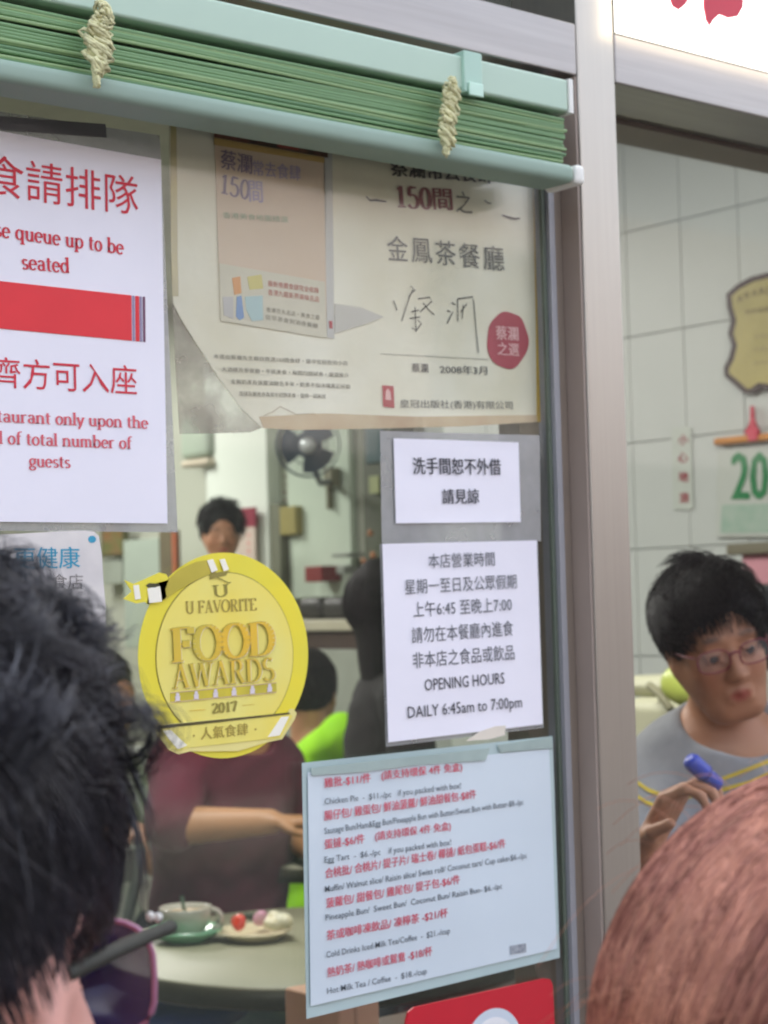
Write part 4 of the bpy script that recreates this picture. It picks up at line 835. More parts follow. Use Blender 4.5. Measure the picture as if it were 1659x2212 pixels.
# far left, beside the award sticker
lf = thing('picture_frame', 'small olive green framed picture on the far wall right of the white sticker', 'picture', PX(242, 1200, 4.6)); wbox('frame', (217, 1130, 268, 1203), 4.6, .03, M('frame_olive', (76, 78, 48), .5), lf); wbox('print', (222, 1136, 263, 1197), 4.595, .004, M('print_green', (90, 100, 52), .6, rgb2=(124, 90, 56), scale=16), lf, 0)
wbox('notice_board', (222, 1206, 262, 1262), 4.62, .02, M('grey_card', (146, 154, 142), .6), label='plain grey card under the olive picture', category='card')
dr = thing('shelf_unit', 'dark upright shelf unit with an orange edge left of the award sticker', 'shelf unit', PX(366, 1250, 4.4)); wbox('side', (346, 1146, 372, 1420), 4.4, .05, M('dark_wood', (92, 84, 62), .6, var=.12), dr, zbot=ZF); wbox('orange_edge', (373, 1150, 379, 1400), 4.38, .02, M('orange_trim', (170, 96, 66), .5), dr, zbot=ZF)
wbox('wall_cloth', (268, 1165, 345, 1400), 4.5, .03, M('teal_grey_panel', (150, 162, 150), .5, var=.06, scale=3), label='pale teal hanging panel on the far wall left of the shelf unit', category='panel')
# bench and counter at the right of that view
bk = thing('bench_seat', 'dark bench with pale ledge along the far wall', 'bench', PX(700, 1400, 3.9) * np.array([1, 1, 0])+np.array([0, 0, ZF]))
dk = M('dark_leather', (40, 40, 36), .5, var=.15); cush = None
for a, b in ((640, 690), (691, 742), (743, 800)): wbox('back_cushion', (a, 1290, b, 1338), 4.1, .16, dk, bk, .03)
wbox('ledge', (600, 1339, 790, 1363), 4.0, .28, M('cream_ledge', (176, 172, 150), .4), bk); wbox('backboard', (600, 1364, 790, 1402), 4.02, .24, M('brown_board', (66, 52, 44), .55, var=.1), bk, .003); wbox('panel', (600, 1403, 790, 1600), 4.01, .25, M('grey_panel', (150, 156, 144), .5), bk, .003, zbot=ZF)
cb = thing('display_cabinet', 'dark display cabinet with copper pots behind the right margin of the big pane', 'cabinet', PX(800, 1288, 4.55))
wbox('carcass', (784, 900, 850, 1288), 4.5, .12, M('cabinet_olive', (74, 80, 64), .55, var=.12, scale=3), cb, ztop=2.8)
wbox('upper_door', (788, 905, 826, 1000), 4.49, .01, M('teal_door', (58, 84, 88), .35, var=.08), cb); wbox('door_note', (797, 1028, 818, 1066), 4.48, .008, M('pale_green_note', (146, 154, 108), .6), cb, 0)
for (x, y, r) in ((800, 1152, 6.5), (806, 1200, 7.5), (786, 1212, 6.5), (803, 1228, 6)):
    p = PX(x, y, 4.44); rr = r*6.9/F; lathe('copper_pot', [(0, -rr), (rr*.8, -rr*.9), (rr, 0), (rr*.75, rr*.8), (rr*.8, rr), (0, rr*.95)], p, M('copper', (196, 138, 100), .4, .5), cb, 18)
# fan
fc = PZ(665, 962, 6.3); fn = thing('wall_fan', 'dark blue wall fan with a reflection painted pale on its hub, upper middle of the view through the pane', 'fan', PX(712, 1062, 4.66)); fx = unit(CAM-fc+np.array([-.5, 0, -.3]))
fblue = M('fan_blue', (36, 56, 72), .4, var=.08); fr_ = 69*6.3/F
e1 = unit(np.cross(fx, (0, 0, 1))); e2 = np.cross(e1, fx)
ring = lambda R_, n=48: [fc+e1*R_*math.cos(t)+e2*R_*math.sin(t) for t in np.linspace(0, 2*math.pi, n)]
tube_mesh('guard_ring', [ring(fr_), ring(fr_*.99)+np.array(fx*-.04), ring(fr_*.6)+np.array(fx*.015)], .0022, fblue, fn, sides=6, taper=False)
tube_mesh('guard_wires', [[fc+fx*(.03*(1-s*s))+(e1*math.cos(t)+e2*math.sin(t))*fr_*s for s in np.linspace(.25, 1, 6)] for t in np.linspace(0, 2*math.pi, 48, endpoint=False)], .0009, fblue, fn, taper=False)
for k in range(3):
    V = []; 
    for i in range(7):
        for j in range(5):
            rr = fr_*(.2+.68*i/6); t = 2*math.pi*k/3+(j/4-.5)*(1.75-.3*(i/6)); V.append(fc-fx*.012+(e1*math.cos(t)+e2*math.sin(t))*rr+fx*.022*(j/4-.5))
    kk = len(V); V += [v-fx*.0015 for v in V]; Fc = []
    for i in range(6):
        for j in range(4): a = i*5+j; Fc += [(a, a+1, a+6, a+5), (kk+a+5, kk+a+6, kk+a+1, kk+a)]
    mesh('blade', V, Fc, M('blade_teal', (40, 62, 78), .35), fn, True)
lathe('hub', [(0, .035), (.022, .033), (.03, .02), (.031, 0), (.03, -.02), (0, -.02)], fc-fx*.0, M('hub_reflection', (176, 184, 184), .25, .3), fn, 24, fx)  # silver hub colour stands in for a white reflection at the centre
lathe('motor', [(0, -.02), (.045, -.02), (.05, -.05), (.04, -.09), (0, -.1)], fc, fblue, fn, 24, fx)
b_ = PX(712, 1040, 4.66); tube_mesh('bracket', [[fc-fx*.07, (fc-fx*.1)+np.array([0, 0, -.05]), (fc*.5+b_*.5)+np.array([0, 0, -.07]), b_]], .012, fblue, fn, sides=8, taper=False)

# right-hand view: things on the tiled wall
X1 = XW-.004
q3 = lambda x, y: (1242+.3173*x, 486+.3173*y)
pq = thing('wall_plaque', 'scroll-shaped mustard plaque with a dark brown edge on the tiled wall', 'plaque', PX(1620, 750, X1))
ol = [(1314, 322), (1200, 352), (1100, 405), (1030, 470), (1036, 560), (1062, 650), (1042, 740), (1066, 820), (1048, 900), (1014, 968), (1018, 1030), (1085, 1088), (1150, 1146), (1205, 1150), (1255, 1110), (1314, 1120), (1400, 1150), (1480, 1160), (1570, 1090), (1640, 1010), (1620, 900), (1590, 800), (1620, 640), (1640, 500), (1560, 390), (1440, 340)]
def offs(pts, d):
    c = np.mean(pts, 0); out = []
    for i, p in enumerate(pts):
        a, b = np.array(pts[i-1]), np.array(pts[(i+1) % len(pts)]); t = unit(b-a); n = np.array([-t[1], t[0]]); n = n if n@(c-p) > 0 else -n; out.append(tuple(np.array(p)+n*d))
    return out
sheet('board', [q3(*p) for p in ol], ('X', X1-.016), M('plaque_brown', (50, 28, 24), .45, var=.2, scale=20), pq, .018)
sheet('face', [q3(*p) for p in offs(offs(ol, 20), 18)], ('X', X1-.0185), M('plaque_mustard', (178, 166, 98), .4, rgb2=(160, 150, 84), scale=10), pq, .002)
pk = M('plaque_ink', (104, 94, 60), .5, var=.1); pz = ('X', X1-.0192)
for k, (x, y, ch) in enumerate(((1105, 530, 'A'), (1150, 508, 'W'), (1205, 490, 'A'), (1258, 478, 'R'), (1305, 474, 'D'))): txt(ch, q3(x, y), q3(x+40, y-10), 15, pz, pk, pq, .02)
txt('特別推薦', q3(1160, 610), q3(1330, 585), 10, pz, pk, pq, .01)
for y in (770, 860, 950): txt('金鳳茶餐廳', q3(1215, y), q3(1420, y-12), 7, pz, M('plaque_ink_pale', (140, 130, 84), .5), pq)
rb = thing('paper_strip', 'pale vertical strip with four red characters on the tiles left of the calendar', 'notice', PX(1476, 1090, X1))
sheet('strip', [q3(655, 1385), q3(790, 1372), q3(805, 1935), q3(668, 1940)], ('X', X1-.001), M('pale_strip', (190, 198, 190), .5), rb)
for ch, x, y in zip('小心地滑', (702, 700, 704, 708), (1500, 1620, 1752, 1896)): txt(ch, q3(x, y), q3(x+70, y-4), 23, ('X', X1-.0018), M('crimson_ink', (150, 40, 56), .6), rb, .03)
cl = thing('calendar', 'wall calendar with large green numerals hanging from an orange rod', 'calendar', PX(1620, 1100, X1))
a = PX(*q3(962, 1478), X1-.012); b = PX(*q3(1800, 1395), X1-.012); tube_mesh('rod', [[a, a*.5+b*.5, b]], .0105, M('orange_rod', (196, 128, 44), .45), cl, sides=10, taper=False)
tube_mesh('string', [[PX(*q3(1207, 1235), X1-.008), PX(*q3(1205, 1330), X1-.012), PX(*q3(1160, 1420), X1-.018)], [PX(*q3(1207, 1235), X1-.008), PX(*q3(1212, 1330), X1-.012), PX(*q3(1250, 1415), X1-.018)], [PX(*q3(1207, 1235), X1-.01), PX(*q3(1207, 1330), X1-.014), PX(*q3(1205, 1425), X1-.02)]], .006, M('red_cord', (196, 44, 74), .5), cl, sides=6, taper=False)
sheet('knot', [q3(1165, 1400), q3(1205, 1355), q3(1245, 1395), q3(1235, 1465), q3(1180, 1470)], ('X', X1-.026), MATS['red_cord'], cl, .01)
sheet('page', [q3(972, 1540), q3(1860, 1460), q3(1860, 2120), q3(958, 2125)], ('X', X1-.006), M('calendar_paper', (188, 194, 188), .5, var=.02), cl, .002)
gn = M('green_numeral', (32, 124, 72), .5); txt('2018', q3(1060, 1872), q3(1590, 1868), 105, ('X', X1-.0075), gn, cl, .035)
sheet('date_block', [q3(1000, 1905), q3(1860, 1880), q3(1860, 2085), q3(990, 2098)], ('X', X1-.0072), M('pale_green_print', (150, 178, 162), .5, rgb2=(170, 188, 176), scale=30), cl, .0006)
txt('VIEW', q3(1105, 2020), q3(1262, 2016), 28, ('X', X1-.0085), M('faint_green', (118, 158, 136), .5), cl, .01) if False else None
wbox('pink_box', (1603, 1192, 1720, 1262), 3.62, .1, M('pink_card', (206, 146, 158), .5, var=.04), label='pink box on the wall under the calendar', category='box')
wbox('olive_block', (1568, 1172, 1720, 1196), 3.6, .14, M('olive_block', (116, 112, 94), .5), label='short dull olive block just below the calendar', category='shelf')  # dull olive block set just below the calendar page
wbox('speaker', (1641, 1262, 1760, 1450), 3.2, .2, M('speaker_black', (30, 36, 38), .4), label='black loudspeaker behind the seated woman at the right edge', category='speaker', bevel=.012)
bs = thing('booth_seat', 'cream padded booth back behind the seated woman', 'booth', PZ(1420, 1700, 3.1)*np.array([1, 1, 0])+np.array([0, 0, ZF]))
wbox('back_pad', (1340, 1462, 1560, 1508), 2.75, .12, M('cream_vinyl', (198, 198, 170), .4), bs, .03); wbox('lower_pad', (1340, 1510, 1560, 1700), 2.72, .16, MATS['cream_vinyl'], bs, .03, zbot=ZF+.1); 
tube_mesh('strap', [[PX(1402, 1480, 2.715), PX(1425, 1500, 2.70), PX(1450, 1532, 2.70)]], .008, M('olive_strap', (140, 138, 110), .6), bs, sides=6, taper=False)
bag = Vol(PX(1478, 1475, 2.66)-.16, PX(1478, 1475, 2.66)+.16, .006); _b = PX(1478, 1478, 2.66); bag.ell(_b, (.03, .055, .04)); bag.ell(_b+np.array([0, -.03, -.015]), (.03, .04, .03), k=.02)
bag.mesh('plastic_bag', M('lime_bag', (186, 200, 96), .35, var=.08, scale=20), label='crumpled yellow-green bag on the cream booth back', category='bag')

# ------------------------------------------------------------------ tables and tableware
HT = .893
P1 = [PH(x, y, HT)[:2] for x, y in ((296, 2092), (418, 2128), (535, 2135), (652, 2127), (477, 1972), (652, 1960))]
A_ = np.array([[2*p[0], 2*p[1], 1] for p in P1]); B_ = np.array([p@p for p in P1]); sol = np.linalg.lstsq(A_, B_, rcond=None)[0]
tcx, tcy = sol[:2]; tr = math.sqrt(max(.01, sol[2]+tcx**2+tcy**2)); print('TABLE', tcx, tcy, tr)
tb = thing('cafe_table', 'round grey-green table with dark rim, holding a cup and a plate', 'table', (tcx, tcy, ZF))
top_m = M('formica_top', (122, 126, 104), .48, rgb2=(140, 138, 114), scale=3)
lathe('table_top', [(0, HT), (tr-.004, HT), (tr, HT-.004), (tr, HT-.012), (0, HT-.014)], (tcx, tcy, 0), top_m, tb, 96)
lathe('rim', [(tr+.0005, HT-.003), (tr+.006, HT-.008), (tr+.006, HT-.034), (tr-.002, HT-.04), (tr-.03, HT-.036)], (tcx, tcy, 0), M('rim_metal', (70, 68, 52), .35, .5, var=.2), tb, 96)
lathe('pedestal', [(.03, HT-.015), (.03, ZF+.06), (.05, ZF+.04), (.22, ZF+.02), (.24, ZF), (0, ZF)], (tcx, tcy, 0), M('cast_iron', (48, 50, 48), .5, .3), tb, 40)
cpos = PH(402, 2018, HT+.012); k_ = np.linalg.norm(cpos-CAM)/F
jade = M('jade_ceramic', (118, 176, 142), .18, var=.06, scale=10, coat=.5); cupc = M('cup_ceramic', (168, 176, 162), .15, rgb2=(178, 168, 158), scale=10, coat=.5)
sr_ = 76*k_; sa = thing('saucer', 'thick pale jade saucer under the tea cup', 'saucer', (cpos[0], cpos[1], HT))
lathe('dish', [(0, .004), (sr_*.55, .003), (sr_*.58, .0), (sr_*.62, .003), (sr_*.9, .013), (sr_, .02), (sr_*1.0, .024), (sr_*.9, .019), (sr_*.6, .009), (0, .0085)], (cpos[0], cpos[1], HT), jade, sa, 48)
cr = 56*k_; ch_ = 60*k_; cz = HT+.0095; cu = thing('tea_cup', 'pale thick tea cup with milky tea and a spoon standing in it', 'cup', (cpos[0], cpos[1], cz))
lathe('cup_body', [(0, .0), (cr*.62, .0), (cr*.6, .005), (cr*.78, ch_*.25), (cr*.93, ch_*.6), (cr, ch_*.98), (cr*.985, ch_), (cr*.95, ch_*.98), (cr*.88, ch_*.6), (cr*.7, ch_*.25), (cr*.4, .008), (0, .007)], (cpos[0], cpos[1], cz), cupc, cu, 48)
lathe('tea', [(0, ch_*.8), (cr*.92, ch_*.8)], (cpos[0], cpos[1], cz), M('milk_tea', (176, 146, 108), .15), cu, 40)
rx = np.array([CR[0], CR[1], 0])*1.0; rx = unit(rx)
hb_ = np.array([cpos[0], cpos[1], cz])+rx*cr*.93; tube_mesh('handle', [[hb_+rx*(.95*cr*.42*math.sin(t))+np.array([0, 0, ch_*.55+ch_*.34*math.cos(t)]) for t in np.linspace(.15, 2.95, 12)]], .0052, cupc, cu, sides=8, taper=False)
sp0 = np.array([cpos[0], cpos[1], cz+.012])+rx*.002; sp1 = PZ(393, 1936, np.dot(cpos-CAM, fw)-.01)
sn = thing('teaspoon', 'slim green-tinted teaspoon sticking up out of the cup', 'spoon', sp0); tube_mesh('handle', [[sp0, sp0*.5+sp1*.5, sp1]], [.0035], M('spoon_metal', (96, 124, 108), .3, .6), sn, sides=8, taper=False)
lathe('bowl', [(0, -.003), (.006, -.002), (.009, .002), (.006, .004), (0, .003)], sp0, MATS['spoon_metal'], sn, 14)
pp = PH(550, 2020, HT+.008); kp = np.linalg.norm(pp-CAM)/F; pr_ = 80*kp
pl_ = thing('plate', 'cream plate beside the cup with food on it', 'plate', (pp[0], pp[1], HT)); lathe('dish', [(0, .003), (pr_*.6, .003), (pr_*.62, 0), (pr_*.66, .003), (pr_*.95, .014), (pr_, .017), (pr_*.97, .019), (pr_*.66, .008), (0, .0075)], (pp[0], pp[1], HT+.0005), M('cream_ceramic', (206, 196, 164), .2, var=.05, coat=.4), pl_, 48)
def blob(name, label, px, py, rr, m, cat, n=4, seed=1, up=.0):
    rg = np.random.default_rng(seed); c = PH(px, py, HT+.02+rr*.5); v = Vol(c-rr*2.2, c+rr*2.2, .0025)
    for i in range(n): v.ell(c+rg.uniform(-.55, .55, 3)*rr*np.array([1.2, 1.2, .5])+np.array([0, 0, up*i]), rr*rg.uniform(.45, .85, 3), k=.005)
    return v.mesh(name, m, None, label=label, category=cat)
blob('tomato_wedge', 'bright red-orange tomato wedge on the left of the plate', 516, 2000, .016, M('tomato', (214, 72, 30), .25, rgb2=(196, 40, 24), scale=40, coat=.4), 'tomato', 4, 2, .004)
blob('onion_slice', 'mauve pink onion slices in the middle of the plate', 562, 1990, .015, M('red_onion', (190, 132, 156), .35, rgb2=(206, 168, 178), scale=60), 'onion', 6, 3, .002)
blob('poached_egg', 'soft white egg mound on the right of the plate', 600, 1996, .022, M('egg_white', (204, 206, 186), .3, rgb2=(196, 184, 140), scale=30), 'egg', 5, 4)
for i, (x, y) in enumerate(((478, 1982), (540, 1972), (585, 1968))): blob('leaf_garnish', ('dark leaf garnish at the left rim of the plate', 'dark leaf garnish behind the tomato', 'dark leaf garnish behind the egg')[i], x, y+8, .009, M('dark_leaf', (62, 68, 48), .6), 'garnish', 3, 8+i)
# second table
H2 = .93; t2c = PH(690, 1850, H2)+np.array([.12, .1, 0]); t2 = thing('cafe_table', 'second table further in, half hidden behind the menu sheet', 'table', (t2c[0], t2c[1], ZF))
a = PH(527, 1868, H2); t2r = np.linalg.norm((a-t2c)[:2]); lathe('table_top', [(0, H2), (t2r, H2), (t2r, H2-.012), (0, H2-.013)], (t2c[0], t2c[1], 0), top_m, t2, 64); lathe('rim', [(t2r+.0005, H2-.002), (t2r+.005, H2-.008), (t2r+.005, H2-.035), (t2r-.02, H2-.036)], (t2c[0], t2c[1], 0), MATS['rim_metal'], t2, 64); lathe('pedestal', [(.03, H2-.013), (.03, ZF+.04), (.2, ZF+.01), (.2, ZF)], (t2c[0], t2c[1], 0), MATS['cast_iron'], t2, 24)
c2_ = PH(622, 1822, H2); lathe('tea_cup', [(0, .0), (.022, .0), (.036, .03), (.04, .042), (.037, .042), (.02, .006), (0, .006)], (c2_[0], c2_[1], H2+.001), M('mint_ceramic', (120, 160, 146), .2), None, 28, label='small mint green cup under the maroon man\'s hand', category='cup')
# stool, chair, carton below
def stool(px, py, z, label, m, h_):
    c = PZ(px, py, z); t = thing('stool', label, 'stool', (c[0], c[1], ZF)); 
    lathe('seat', [(0, 0), (.15, 0), (.165, -.01), (.165, -.035), (.15, -.045), (0, -.045)], (c[0], c[1], h_), m, t, 36)
    for i in range(4):
        an = math.pi/4+i*math.pi/2; d = np.array([math.cos(an), math.sin(an), 0]); tube_mesh('leg', [[np.array([c[0], c[1], h_-.04])+d*.12, np.array([c[0], c[1], ZF])+d*.18]], .012, MATS['cast_iron'], t, sides=8, taper=False)
stool(335, 2178, 3.25, 'blue round stool under the front table, lower left', M('blue_vinyl', (26, 62, 142), .4, var=.08), PZ(335, 2150, 3.25)[2])
stool(560, 2240, 3.6, 'dark teal stool in the shade under the front table', M('teal_vinyl', (44, 72, 70), .4, var=.08), PZ(560, 2190, 3.6)[2])
fch = thing('chair', 'grey metal framed chair left of the man in maroon', 'chair', PZ(275, 2000, 4.0)*np.array([1, 1, 0])+np.array([0, 0, ZF]))
b0_ = PZ(285, 1830, 4.0); gt_ = M('grey_tube', (128, 138, 132), .35, .6)
tube_mesh('frame', [[PZ(298, 1835, 4.0), PZ(296, 1900, 4.0), PZ(280, 1960, 4.0), PZ(262, 2050, 4.0), PZ(262, 2240, 4.0)], [PZ(180, 1835, 4.1), PZ(182, 1900, 4.1), PZ(180, 1960, 4.1), PZ(176, 2050, 4.1), PZ(176, 2240, 4.1)]], .013, gt_, fch, sides=8, taper=False)
sheet('backrest', [(200, 1838), (295, 1835), (290, 1905), (200, 1910)], ('Y', b0_[1]+.01), M('grey_vinyl', (84, 90, 84), .5), fch, .03)
cbx = thing('carton', 'peach coloured carton standing behind the pane under the menu sheet', 'carton', PZ(760, 2300, 1.95)); q_ = PZ(764, 2156, 1.95)
box('board', (q_[0]-.02, q_[1], gz0+.0), (q_[0]+.036, q_[1]+.1, q_[2]), M('peach_card', (196, 150, 118), .6, var=.05), cbx, bevel=.004); box('tape', (q_[0]-.0, q_[1]-.001, gz0+.0), (q_[0]+.004, q_[1]-.0002, q_[2]-.002), M('carton_tape', (176, 134, 104), .4), cbx)
box('ledge', (-1.2, .1, gz0-.06), (2.6, .48, gz0-.002), M('window_ledge', (92, 76, 64), .5, var=.1), label='brown window ledge inside along the foot of the panes', category='ledge')

# ================================================================== PEOPLE
ex = unit([CR[0], CR[1], 0]); ey = np.array([-ex[1], ex[0], 0.0]); ez = np.array([0, 0, 1.0])
if ey@fw < 0: ey = -ey
def Lc(base, x, y, z): return np.array(base)+ex*x+ey*y+ez*z
def std(c, floor, ang, sit=False, w=1.0, arms=None):
    """joint set for an upright or seated figure; c = head centre, ang = facing (0 = towards the camera, degrees to the picture's right)"""
    t = math.radians(ang); f = -ey*math.cos(t)+ex*math.sin(t); rt = unit(np.cross(f, ez))      # rt = the person's right hand side
    c = np.array(c, float); J = {}; H = lambda x, y, z: c+rt*x+f*y+ez*z
    J['neck'] = H(0, -.02, -.17); J['chest'] = H(0, -.03, -.33); J['sh_r'] = H(.165*w, -.02, -.225); J['sh_l'] = H(-.165*w, -.02, -.225)
    if sit:
        J['pelvis'] = H(0, -.05, -.68)
        for q, s in (('r', 1), ('l', -1)):
            J['hp_'+q] = H(s*.09, 0, -.72); J['kn_'+q] = H(s*.11, .4, -.7); k = J['kn_'+q]; J['an_'+q] = np.array([k[0], k[1], max(floor+.085, k[2]-.42)])
            J['el_'+q] = H(s*.22*w, .0, -.5); J['wr_'+q] = H(s*.17, .22, -.52)
    else:
        hz = (c[2]-floor)-.62; J['pelvis'] = H(0, -.02, -.62)
        for q, s in (('r', 1), ('l', -1)):
            J['hp_'+q] = H(s*.09, 0, -.68); J['kn_'+q] = H(s*.095, .03, -.62-.48*hz); J['an_'+q] = H(s*.1, -.01, 0); J['an_'+q][2] = floor+.085
            J['el_'+q] = H(s*.22*w, -.01, -.5); J['wr_'+q] = H(s*.22*w, .07, -.74)
    if arms:
        for k, v in arms.items(): J[k] = v
    return J, f
beige = M('beige_shirt', (196, 182, 140), .85, var=.05); maroon = M('maroon_cloth', (88, 22, 44), .95, rgb2=(60, 20, 32), scale=5, bump=.2, bscale=18); blackc = M('black_cloth', (26, 23, 23), .9, var=.2); neon = M('neon_cloth', (168, 240, 10), .8, rgb2=(132, 204, 14), scale=5); greyc = M('heather_grey', (138, 140, 144), .95, var=.06, scale=60, bump=.3, bscale=14); whitec = M('pale_grey_shirt', (182, 186, 180), .9, var=.05); navy = M('navy_cloth', (36, 42, 62), .9, var=.1)
# far man with curly hair
c = PZ(478, 1153, 7.3); J, f = std(c, ZF, 10)
person('man with curly black hair and pale shirt standing by the far cupboard', J, c, f*1+ez*-.1, .95, 0, skin_w, beige, jeans, hair_k, .011, hair_r=(.09, .106, .104), hair_n=900, hair_len=.04, hands=True, face_cut=(0, .1, -.024), slift=.2)
# dark long-haired figure at the right of the pane
c = PZ(856, 1330, 4.9); J, f = std(c, ZF, 105, w=.85)
person('person with long dark hair and black top standing beside the opening hours sheet', J, c, f, 1.0, 0, skin_w, blackc, jeans, hair_b, .011, hair_r=(.1, .12, .115), hair_n=900, hair_len=.12, hair_back=.2, torso_r=(.1, .1))
# neon top
c = PZ(668, 1500, 5.4); J, f = std(c, ZF, 172, sit=True, w=1.15, arms={'sh_r': PZ(742, 1592, 5.2), 'sh_l': PZ(585, 1640, 5.5)})
person('person with short dark hair in a neon yellow-green top, seen from behind', J, c, f, 1.0, 0, skin_w, neon, jeans, hair_b, .011, sleeve=.9, hair_n=500)
# left edge person in pale shirt
c = PZ(222, 1505, 5.2); J, f = std(c, ZF, 60, sit=True, arms={'el_r': PZ(230, 1790, 4.7), 'wr_r': PZ(300, 1800, 4.5)})
person('person in a pale grey shirt just left of the man in maroon', J, c, f, 1.0, 0, skin_w, whitec, jeans, hair_k, .011, sleeve=.7)
# man in maroon, head hidden behind the award sticker
c = PZ(505, 1490, 4.0); z_ = 4.0
armsM = {'neck': PZ(500, 1610, 4.0), 'chest': PZ(490, 1720, 4.0), 'pelvis': PZ(470, 1985, 4.0), 'sh_r': PZ(388, 1655, 3.9), 'sh_l': PZ(592, 1655, 4.12), 'el_r': PZ(372, 1785, 3.72), 'wr_r': PZ(585, 1775, 3.72), 'hd_r': PZ(680, 1775, 3.72), 'el_l': PZ(640, 1800, 4.1), 'wr_l': PZ(690, 1850, 3.9), 'hd_l': PZ(760, 1860, 3.8)}
J, f = std(c, ZF, 20, arms=armsM)
person('man in a maroon short-sleeved shirt, his head hidden behind the award sticker', J, c, f-ez*.3, 1.0, 0, skin_t, maroon, blackc, hair_k, .008, sleeve=.95, torso_r=(.175, .165))

# seated woman with glasses
zw = 2.42; hcW = PZ(1543, 1388, zw)
armsW = {'neck': PZ(1565, 1592, 2.47), 'chest': PZ(1572, 1790, 2.5), 'pelvis': PZ(1570, 2260, 2.6), 'sh_r': PZ(1408, 1716, 2.47), 'sh_l': PZ(1735, 1700, 2.55), 'el_r': PZ(1368, 1960, 2.3), 'wr_r': PZ(1398, 1830, 2.12), 'hd_r': PZ(1450, 1730, 2.1), 'pn_r': ex*.8+ez*-.2-ey*.5, 'curl': .95, 'el_l': PZ(1790, 1960, 2.4), 'wr_l': PZ(1640, 1950, 2.15)}
J, f = std(hcW, ZF, 8, sit=True, arms=armsW)
faceW = unit(-fw*1.0+ex*.12-ez*.12)
def woman_extra(root, hc, Mh, s, a, fwd, sx):
    W = lambda p: hc+Mh@(np.array(p)*s); gm = M('plum_frame', (124, 40, 58), .3, var=.05)
    fr = None; paths = []
    for q in (-1, 1):
        n = 28; P = [W((q*.031+.0235*math.copysign(abs(math.cos(t))**.7, math.cos(t)), .1005-.25*(abs(q*.033+.025*math.cos(t))-.0)**1.15, -.003+.0165*math.copysign(abs(math.sin(t))**.7, math.sin(t)))) for t in np.linspace(0, 2*math.pi, n)]; paths.append(P)
    g = tube_mesh('glasses', paths, .0010, gm, root, sides=6, taper=False)
    for q in (-1, 1): tube_mesh('temple', [[W((q*.0545, .086, .006)), W((q*.064, .06, .006)), W((q*.067, .02, .004))]], .0014, gm, g, sides=6, taper=False)
    tube_mesh('bridge', [[W((-.009, .1, .003)), W((0, .103, .006)), W((.009, .1, .003))]], .0015, gm, g, sides=6, taper=False)
    lm = film('lens', (190, 180, 186), .06, rough=.05, gloss=.05)
    for q in (-1, 1): mesh('lens', [W((q*.033+.024*math.cos(t), .1-.25*(abs(q*.033+.024*math.cos(t)))**1.15, -.003+.0155*math.sin(t))) for t in np.linspace(0, 2*math.pi, 20, endpoint=False)], [tuple(range(20))], lm, g)
    # pen in the right hand
HW = .87
personW = person('woman with short black hair, plum glasses and grey striped T-shirt sitting right of the post', J, hcW, faceW, .885, math.radians(-13), skin_g, greyc, jeans, hair_k, .0046, sleeve=.62, hair_r=(.073, .1, .083), hair_n=8000, hair_len=.055, strand_r=.0007, hands=True, extras=woman_extra, face_cut=(-.012, .1, -.036), neck_r=.044, whorl=(-.45, -.3, 1), hair_dx=-.003, hair_dz=-.002, slift=.2, snoise=.5)
HW = 1.0
# printed bands across her chest, lying on the cloth surface
def band(px, z, w_, m, parent, name='chest_stripe', dz=-.0):
    sh = [o for o in parent.children if o.name.startswith('shirt')][0]; bpy.context.view_layer.update(); P = []
    S = 26; xs = np.linspace(0, 1, S); pts = [np.interp(xs, np.linspace(0, 1, len(px)), [p[i] for p in px]) for i in (0, 1)]; V = []; Fc = []
    for i in range(S):
        for k in (-w_/2, w_/2):
            d = ray(pts[0][i], pts[1][i]+k); ok, loc, nn, _ = sh.ray_cast(Vector(CAM-np.array(parent.location)*0), Vector(unit(d)))
            V.append(np.array(loc)-unit(d)*.0022 if ok else None)
    for i in range(S-1):
        q = (2*i, 2*i+1, 2*i+3, 2*i+2)
        if all(V[j] is not None for j in q) and max(np.linalg.norm(V[j]-V[q[0]]) for j in q) < .06: Fc.append(q)
    V = [v if v is not None else np.zeros(3) for v in V]
    used = sorted({j for f_ in Fc for j in f_}); mp_ = {j: i for i, j in enumerate(used)}
    if Fc: mesh(name, [V[j] for j in used], [tuple(mp_[j] for j in f_) for f_ in Fc], m, parent)
yel = M('mustard_stripe', (196, 172, 44), .8)
for px, w_ in (([(1478, 1700), (1540, 1690), (1600, 1668), (1659, 1645), (1720, 1630)], 9), ([(1478, 1722), (1560, 1706), (1620, 1690), (1659, 1672), (1720, 1655)], 9), ([(1374, 1688), (1400, 1706), (1425, 1716)], 9), ([(1374, 1718), (1395, 1732), (1420, 1742)], 8)):
    band(px, 0, w_, yel, personW)
for x in range(1600, 1690, 15): band([(x, 1712), (x+9, 1706)], 0, 14, M('purple_print', (120, 84, 140), .8), personW, 'chest_letter')
# blue marker held in her fingers
pa, pb = PZ(1488, 1640, 2.06), PZ(1552, 1698, 2.08); mk = thing('marker_pen', 'thick blue marker held in the seated woman\'s fingers', 'pen', (pa+pb)/2)
d_ = unit(pb-pa); Lp = np.linalg.norm(pb-pa); lathe('barrel', [(0, 0), (.0085, .001), (.0105, .006), (.0105, Lp*.55), (.0092, Lp*.58), (.0092, Lp*.95), (.006, Lp), (0, Lp)], pa, M('blue_plastic', (28, 60, 178), .35), mk, 20, d_); lathe('cap_ring', [(.0108, Lp*.5), (.0112, Lp*.52), (.0108, Lp*.55)], pa, M('deep_blue', (34, 36, 130), .35), mk, 20, d_)

